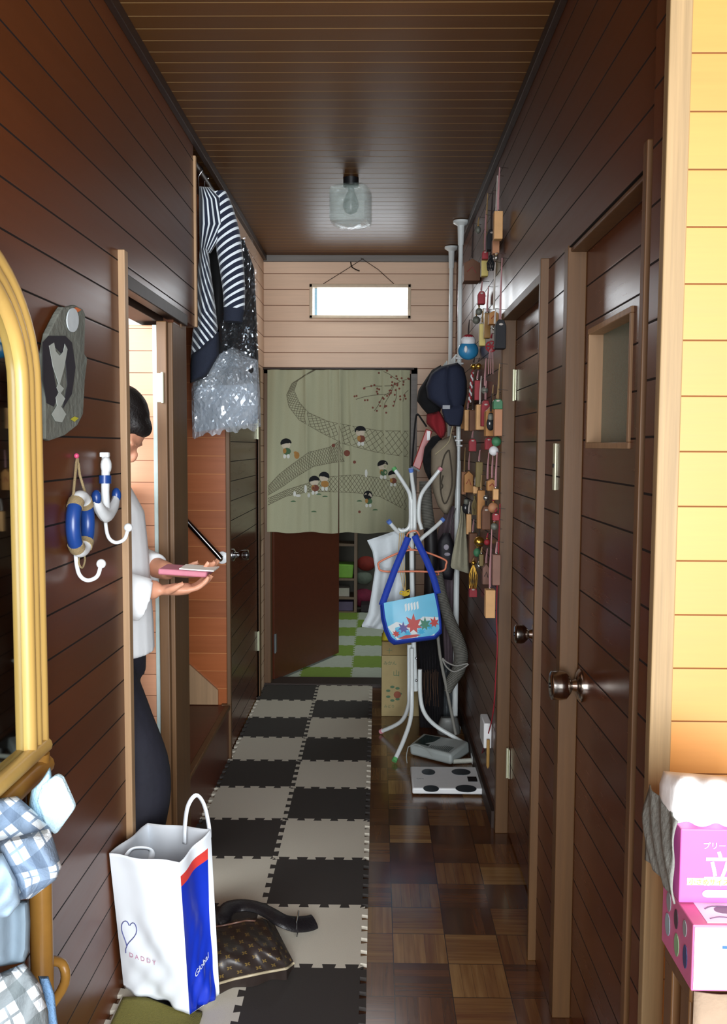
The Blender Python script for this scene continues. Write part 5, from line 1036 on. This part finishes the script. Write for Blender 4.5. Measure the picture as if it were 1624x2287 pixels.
edge = [sbf(i/36, 0) for i in range(37)]+[sbf(1, j/30) for j in range(1, 31)]+[sbf(i/36, 1) for i in range(35, -1, -1)]+[sbf(0, j/30) for j in range(29, 0, -1)]
n = len(edge); low = [Vector((p.x, p.y+.004, .0125)) for p in edge]; mb.add(edge+low, [(k, (k+1) % n, n+(k+1) % n, n+k) for k in range(n)]); cc = sum(low, Vector())/n; mb.add(low+[cc], [(k, (k+1) % n, n) for k in range(n)])
mb.build('bag_body', mono.m, parent=sb, weld=True)
MB().tube([sbf(i/30, 0)+Vector((0, -.002, .001)) for i in range(31)], .0032, 8).build('piping', mat('tan_piping', '#a99c80', .5), parent=sb)
MB().tube([sbf(i/30*.62, .93)+Vector((0, 0, .003)) for i in range(3, 31)], .0022, 8).build('zip', mat('zip_brown', '#6f4f42', .5), parent=sb)
stp = [onz(505, 2068, .06), onz(500, 2048, .075), onz(512, 2028, .075), onz(540, 2022, .07), onz(572, 2026, .07), onz(600, 2038, .065), onz(628, 2055, .06), onz(655, 2064, .045), onz(685, 2063, .032), onz(702, 2058, .030)]
st = MB().tube(stp, [.018, .021, .023, .023, .021, .021, .023, .025, .024, .022], 16, smooth=5, flat=.36, up=(0, 0, 1)).build('strap', mat('black_leather', '#161316', .45, bump=.3, nscale=60), parent=sb)
c = onz(665, 2063, .040); mb = MB(); mb.tube([c+Vector((0, a_, b_)) for a_, b_ in ((-.028, -.020), (.026, -.020), (.026, .022), (-.028, .022))], .0022, 8, close=True); mb.build('buckle', M['chrome'], parent=st)
MB().ball(onz(492, 2042, .07), .010, 12, (.5, .7, 1.3)).build('ring', M['chrome'], parent=sb)

# ================================================================== RIGHT FOREGROUND PILE
bx2 = at(1547, 2100, .997).x; bz1 = at(1560, 2066, .997).z; bz0 = at(1560, 2214, .997).z; bx1 = at(1520, 1900, 1.045).x; bz2 = at(1560, 1852, 1.045).z
stn = thing('side_stand', (.47, 1.14, 0), 'low wooden stand draped in beige cloth at the bottom right corner', 'stand')
MB().box((bx2+.004, 1.01, .690), (.75, 1.105, bz0-.001)).build('stand_top', M['trim'], parent=stn, bevel=.003)
for x_ in (bx2+.02, .73):
    for y_ in (1.03, 1.09): MB().box((x_-.015, y_-.015, .001), (x_+.015, y_+.015, .692)).build('leg', M['trim'], parent=stn, bevel=.002)
MB().grid(lambda i, j: Vector((bx2+.006+.38*i, 1.004-.006*abs(math.sin(i*19)), bz0-.004-.60*j)), 40, 10).build('cloth', mat('beige_drape', '#8f7c68', .9, var=.1, bump=.3), parent=stn, solid=.004)
pk = mat('pink_card', '#cf5aa5', .4, var=.04); pkd = mat('deep_pink_card', '#c76590', .4, var=.1); whc = mat('white_card', '#e4e4ea', .35, var=.02)
b2 = thing('lower_mask_box', (.45, 1.055, .729), 'lower pink and white box of the two stacked at the right edge', 'box')
MB().box((bx2, .997, bz0), (.56, 1.105, bz1)).build('box_body', pkd, parent=b2, bevel=.0015, smooth=False)
MB().box((bx2+.002, .9955, bz0+.003), (.559, .9972, bz1-.002)).build('front_panel', whc, parent=b2, smooth=False)
MB().box((bx2+.018, 1.002, bz1-.0004), (.559, 1.10, bz1+.0006)).build('top_panel', mat('pale_lilac_card', '#eadcf0', .4), parent=b2, smooth=False)
for cx_, cy_, rx, ry in ((bx2+.048, 1.030, .012, .008), (bx2+.058, 1.010, .010, .006), (bx2+.10, 1.026, .012, .008)): m3 = MB(); m3.prism([(cx_+rx*math.cos(k*PI/8), cy_+ry*math.sin(k*PI/8), bz1+.0005) for k in range(16)], (0, 0, .0005)); m3.build('printed_picture', mat('grey_violet_ink', '#6b5570', .5), parent=b2)
mb = MB(); mb.tube([(bx2+.026, 1.032, bz1+.0008), (bx2+.036, 1.038, bz1+.0008), (bx2+.056, 1.038, bz1+.0008)], .0010, 5, smooth=3); mb.build('printed_line', mat('grey_violet_ink', '#6b5570', .5), parent=b2); mb = MB(); mb.tube([(bx2+.024, 1.010, bz1+.0008), (bx2+.036, 1.014, bz1+.0008), (bx2+.05, 1.012, bz1+.0008)], .0007, 5, smooth=3)
mb.build('printed_line', mat('grey_violet_ink', '#6b5570', .5), parent=b2)
mb = MB(); q = at(1614, 2116, .995); mb.box((q.x, .9946, q.z-.0015), (q.x+.03, .9956, q.z+.0015)); mb.build('printed_bar', mat('blue_ink', '#2f5d8f', .5), parent=b2)
mb = MB()
for k, (y_, z_, ry, rz, mi) in enumerate(((1.080, .792, .008, .012, 0), (1.082, .762, .009, .014, 1), (1.052, .785, .007, .012, 2), (1.048, .755, .008, .014, 3), (1.022, .790, .006, .010, 0), (1.018, .758, .007, .014, 4))):
    mb.mi = mi; mb.prism([(bx2-.0002, y_+ry*math.cos(t*PI/8), z_+bz1-.808+rz*math.sin(t*PI/8)) for t in range(16)], (-.0006, 0, 0))
mb.build('side_print', [mat('print_grey_leaf', '#8b8f93', .5), mat('print_blue_grey', '#8fa3ad', .5), mat('print_dark', '#4a3440', .5), mat('print_leaf_green', '#7fa07a', .5), mat('print_navy', '#3c4270', .5)], parent=b2, smooth=False)
b1 = thing('upper_mask_box', (.45, 1.10, .81), 'upper bright pink box with white characters at the right edge', 'box')
MB().box((bx1, 1.045, bz1+.0012), (.56, 1.150, bz2)).build('box_body', pk, parent=b1, bevel=.0015, smooth=False)
mb = MB(); yy = 1.0442
Q = lambda u, v: at(u, v, yy)
def sz(px): return px*1.085/2010
text_mb(mb, '立体', sz(72), Q(1570, 1962), (1, 0, 0), (0, 0, 1), bold=.0006); text_mb(mb, 'プリーツ', sz(17), Q(1570, 1895), (1, 0, 0), (0, 0, 1)); text_mb(mb, 'ガードマスク', sz(16), Q(1572, 1978), (1, 0, 0), (0, 0, 1))
c = Q(1580, 1996); mb.prism([(c.x+.006*math.cos(t), yy+.0002, c.z+.0045*math.sin(t)) for t in [PI/2+k*PI/8 for k in range(9)]]+[(.555, yy+.0002, c.z-.0045), (.555, yy+.0002, c.z+.0045)], (0, -.0004, 0))
mb.build('white_print', mat('white_print', '#fff4fb', .4), parent=b1, smooth=False)
c = Q(1534, 1976); mb = MB(); mb.box((c.x, yy-.0004, c.z), (c.x+.06, yy+.0004, c.z+sz(16))); mb.build('yellow_label', mat('cream_label', '#f7e3b0', .5), parent=b1)
mb = MB(); text_mb(mb, '小さめサイズ 女性用', sz(15), (c.x+.002, yy-.0009, c.z+.001), (1, 0, 0), (0, 0, 1)); mb.build('label_text', mat('orange_print', '#c9853a', .5), parent=b1, smooth=False)
o = solid_sheet('tissue_bundle', mat('white_tissue', '#f2f4f4', .7, var=.03, bump=.3, nscale=14), 1.12, [(1482, 1722), (1473, 1750), (1472, 1800), (1480, 1840), (1490, 1852)], [(1700, 1740), (1700, 1800), (1700, 1830), (1700, 1846), (1700, 1850)], .13, (40, 24), lambda i, j: .008*math.sin(i*22+j*3)); tag(o, 'white wrinkled cloth bundle lying on top of the pink boxes', 'cloth')
mb = MB()
def gf(i, j):
    y = 1.040+.115*i; top = bz2+.012; bot = bz1+.002+(1-i)*.0+.018*i*(1-i); return Vector((bx1-.006-.005*math.sin(j*PI)-.002*math.sin(i*17+j*9), y, top+(bot-top)*j))
mb.grid(gf, 24, 24); o = mb.build('grey_fabric', mat('grey_green_cloth', '#767872', .9, var=.15, nscale=40, bump=.6), solid=.002); tag(o, 'grey green cloth hanging down the left side of the upper pink box', 'cloth')

# ================================================================== THINGS IN THE BACK ROOM
YS = 7.15; shx0, shx1 = at(745, 1300, YS).x, at(797, 1300, YS).x
sh = thing('bookshelf', ((shx0+shx1)/2, YS+.12, 0), 'narrow wooden shelf unit seen past the open plain door', 'shelf')
sw = wood('shelf_wood', '#7d6650', .5)
for x_ in (shx0-.35, shx1-.022): MB().box((x_, YS, .002), (x_+.022, YS+.26, 1.30)).build('side_panel', sw, parent=sh)
zz = [at(780, v, YS).z for v in (1366, 1334, 1292, 1215)]
for z in zz+[1.28]: MB().box((shx0-.33, YS+.005, z-.018), (shx1-.022, YS+.25, z)).build('shelf_board', sw, parent=sh)
bn = tag(MB().hull8([(shx0-.02, YS+.02, zz[2]+.001), (shx1-.035, YS+.02, zz[2]+.001), (shx1-.035, YS+.2, zz[2]+.001), (shx0-.02, YS+.2, zz[2]+.001), (shx0-.03, YS+.01, zz[2]+.11), (shx1-.025, YS+.01, zz[2]+.11), (shx1-.025, YS+.21, zz[2]+.11), (shx0-.03, YS+.21, zz[2]+.11)]).build('storage_bin', mat('lime_plastic', '#8cc84c', .4), bevel=.006), 'lime green plastic bin on the back room shelf', 'bin')
tag(box((shx0-.03, YS+.03, zz[1]+.001), (shx1-.06, YS+.18, zz[1]+.07)).build('paper_stack', mat('white_paper_stack', '#c9c4b6', .7), bevel=.002), 'stack of white papers on the shelf below the lime bin', 'papers')
tag(box((shx0-.01, YS+.03, zz[0]+.001), (shx1-.03, YS+.2, zz[0]+.075)).build('lilac_box', mat('lilac_card', '#6d6080', .6), bevel=.003), 'lilac box on the lowest shelf of the back room', 'box')
for k, (u, v, r, c_, lb) in enumerate(((818, 1258, .075, '#8e2f25', 'red bundle at the top of the heap beside the back room shelf'), (812, 1290, .07, '#6f7a6c', 'grey green bundle in the middle of the heap beside the shelf'), (812, 1335, .095, '#7a1f3c', 'crimson bag at the bottom of the heap beside the shelf'))):
    c = at(u, v, YS+.36); mb = MB(); mb.ball(c, r, 18, (1.1, .8, .85)); o = tag(mb.build('toy_bag', mat('bundle%d' % k, c_, .8, var=.3, nscale=18, bump=.7), weld=True), lb, 'bag', 'bundles heaped in the back room')
tag(box((at(806, 1370, YS).x, YS+.02, 0.001), (at(850, 1370, YS).x, YS+.20, at(812, 1352, YS).z)).build('heap_crate', mat('dark_crate', '#2b2428', .7), bevel=.004), 'dark crate on the floor under the heap beside the shelf', 'crate')

# ================================================================== PERSON IN THE LEFT DOORWAY
def remeshed(mb, name, mt, vox, parent=None, smooth_it=6):
    me = bpy.data.meshes.new('tmp'); me.from_pydata([v for v in mb.v], [], mb.f); bm = bmesh.new(); bm.from_mesh(me); bmesh.ops.recalc_face_normals(bm, faces=bm.faces); bm.to_mesh(me); bm.free()
    o = bpy.data.objects.new('tmp', me); COL.objects.link(o); r = o.modifiers.new('r', 'REMESH'); r.mode = 'VOXEL'; r.voxel_size = vox; s_ = o.modifiers.new('s', 'SMOOTH'); s_.factor = .5; s_.iterations = smooth_it
    bpy.context.view_layer.update(); dg = bpy.context.evaluated_depsgraph_get(); m2 = bpy.data.meshes.new_from_object(o.evaluated_get(dg)); bpy.data.objects.remove(o)
    out = MB(); out.v = [v.co.copy() for v in m2.vertices]; out.f = [list(p.vertices) for p in m2.polygons]; out.m = [0]*len(out.f)
    return out.build(name, mt, parent=parent)
V = Vector
px_, py_ = -.775, 2.44
hip = V((px_+.01, py_, .80)); chest = V((px_+.005, py_, 1.10)); neck = V((px_+.015, py_, 1.27)); head = V((px_+.060, py_-.01, 1.385))
hd = V((.62, 0, -.78)).normalized(); hu = V((.78, 0, .62))  # face looks down towards the hands
shN, shF = V((px_-.005, py_-.155, 1.225)), V((px_-.005, py_+.155, 1.225)); elN, elF = V((px_+.045, py_-.175, .985)), V((px_+.065, py_+.16, 1.00)); wrN, wrF = V((-.575, py_-.10, .955)), V((-.575, py_+.035, .985))
knF, anF = V((-.625, py_-.075, .44)), V((-.665, py_-.075, .085)); knB, anB = V((-.800, py_+.085, .43)), V((-.895, py_+.085, .105))
body = MB()
body.tube([hip+V((0, 0, -.04)), hip+V((0, 0, .10)), chest, chest+V((0, 0, .10)), neck+V((-.005, 0, -.01))], [.115, .105, .115, .11, .05], 20, smooth=5)
body.tube([neck+V((-.01, 0, -.05)), neck+V((.01, 0, .02)), head+V((-.02, 0, -.03))], [.052, .046, .048], 14, smooth=3)
def HP(f, s_, u): return head+hd*f+V((0, s_, 0))+hu*u
mball = body.ball(head, .001); 
def ell(c, fr_, sr_, ur_, n=18):
    vs = []; m = n//2+1
    for i in range(m+1):
        t = PI*i/m
        for k in range(n): a = 2*PI*k/n; vs.append(c+hd*(math.sin(t)*math.cos(a)*fr_)+V((0, math.sin(t)*math.sin(a)*sr_, 0))+hu*(math.cos(t)*ur_))
    return vs, [(i*n+k, (i+1)*n+k, (i+1)*n+(k+1) % n, i*n+(k+1) % n) for i in range(m) for k in range(n)]
body.v = body.v[:len(body.v)]
body.add(*ell(head, .088, .072, .100)); body.add(*ell(HP(.030, 0, -.055), .055, .052, .055)); body.add(*ell(HP(.092, 0, -.012), .018, .011, .022)); body.add(*ell(HP(.082, 0, -.045), .012, .022, .007)); body.add(*ell(HP(.082, 0, -.056), .012, .019, .007))
for s_ in (-1, 1): body.add(*ell(HP(-.002, .074*s_, -.012), .016, .010, .028)); body.add(*ell(HP(.070, .030*s_, .022), .016, .022, .008))
for sh_, el_, wr_ in ((shN, elN, wrN), (shF, elF, wrF)): body.tube([sh_, (sh_+el_)/2, el_, (el_*.6+wr_*.4), wr_], [.046, .041, .036, .033, .024], 14, smooth=4)
for sd, kn_, an_2 in ((-1, knF, anF), (1, knB, anB)):
    hj = hip+V((0, .075*sd, -.03)); body.tube([hj, (hj+kn_)/2, kn_, kn_*.6+an_2*.4, an_2], [.085, .072, .052, .050, .034], 16, smooth=4)
    ft = an_2+V((0, 0, -.035)); body.tube([ft+V((-.045, 0, -.012)), ft+V((.03, 0, -.008)), ft+V((.10, 0, -.022)), ft+V((.145, 0, -.028))], [.030, .034, .028, .014], 12, smooth=3)
def hand(wr_, dirx, side_, palm_up):
    d = V(dirx).normalized(); s2 = V((0, 1, 0))*side_; s2 = (s2-d*s2.dot(d)).normalized(); nn = d.cross(s2).normalized(); nn = nn if nn.z > 0 else -nn
    pc = wr_+d*.045
    body.tube([wr_-d*.01, wr_+d*.015, wr_+d*.05, wr_+d*.082], [.022, .027, .033, .030], 14, smooth=3, flat=.50, up=nn)
    for k, (off, L) in enumerate(((-.026, .062), (-.009, .072), (.009, .068), (.026, .054))):
        b0 = wr_+d*.078+s2*off; body.tube([b0-d*.02, b0, b0+d*L*.42+nn*.006, b0+d*L*.72+nn*.020, b0+d*L*.88+nn*.034], [.0085, .0085, .008, .0075, .006], 10, smooth=3)
    tb_ = wr_+d*.025-s2*.026; body.tube([tb_+s2*.012, tb_, tb_-s2*.020+d*.018+nn*.010, tb_-s2*.020+d*.042+nn*.022], [.011, .011, .0095, .007], 10, smooth=3)
    return nn
hand(wrN, (1, .22, .03), 1, True); hand(wrF, (1, -.18, .02), -1, True)
per = remeshed(body, 'person', M['skin'], .0048); tag(per, 'person in white shirt and dark trousers stepping through the left doorway, hands held out', 'person')
hair = MB(); hair.add(*ell(HP(-.018, 0, .022), .092, .084, .095)); hair.add(*ell(HP(-.055, 0, -.035), .055, .072, .075)); hair.add(*ell(HP(.030, 0, .060), .050, .062, .032))
remeshed(hair, 'hair', mat('dark_brown_hair', '#120d0c', .55, var=.3, nscale=60, bump=.5), .006, per)
shirt = MB(); shirt.tube([V((px_+.015, py_, .765)), hip+V((.005, 0, .06)), chest+V((.005, 0, -.06)), chest+V((0, 0, .05)), neck+V((-.008, 0, -.045)), neck+V((-.004, 0, .0))], [.146, .142, .136, .132, .095, .058], 24, smooth=6)
for sh_, el_, wr_, dn in ((shN, elN, wrN, .030), (shF, elF, wrF, .0)):
    kk = .2 if dn else .35; mid = el_*kk+wr_*(1-kk); shirt.tube([sh_+V((0, 0, -.01)), (sh_+el_)/2, el_, el_*.65+wr_*.35+V((0, 0, -dn*.5)), mid+V((.0, 0, -dn))], [.062, .056, .054, .058 if dn else .045, .060 if dn else .040], 16, smooth=5)
remeshed(shirt, 'shirt', mat('white_shirt', '#e9edef', .85, var=.03, nscale=12, bump=.25), .007, per)
tr = MB(); tr.tube([V((px_+.01, py_, .70)), V((px_+.01, py_, .80)), V((px_+.01, py_, .87))], [.125, .128, .118], 22, smooth=3)
for sd, kn_, an_2 in ((-1, knF, anF), (1, knB, anB)):
    hj = hip+V((0, .070*sd, -.04)); tr.tube([hj, (hj+kn_)/2, kn_, (kn_+an_2)/2, an_2+V((0, 0, .03))], [.100, .090, .072, .066, .058], 18, smooth=5)
remeshed(tr, 'trousers', mat('dark_navy_trousers', '#181824', .85, var=.15, nscale=20, bump=.3), .008, per)
for sd, an_2 in ((-1, anF), (1, anB)):
    ft = an_2+V((0, 0, -.040)); sl = MB(); sl.tube([ft+V((-.055, 0, -.010)), ft+V((0, 0, .0)), ft+V((.08, 0, -.012)), ft+V((.150, 0, -.024))], [.034, .040, .036, .018], 14, smooth=4); sl.build('slipper', mat('slipper_grey', '#2b2b33', .8), parent=per)
wt_ = thing('wallet', V((-.50, py_-.02, 1.01)), 'pink wallet with a white card held in the hands at the left doorway', 'wallet')
Rw = Matrix.Translation(V((-.505, py_-.03, .997))) @ Matrix.Rotation(.06, 4, 'Y')
MB().box((-.075, -.05, -.008), (.055, .05, .008), Rw).build('wallet_body', mat('dusty_pink_leather', '#b86f80', .5), parent=wt_, bevel=.004)
MB().box((-.02, -.045, .009), (.072, .04, .012), Rw).build('card', mat('white_card_paper', '#e9e6de', .5), parent=wt_)
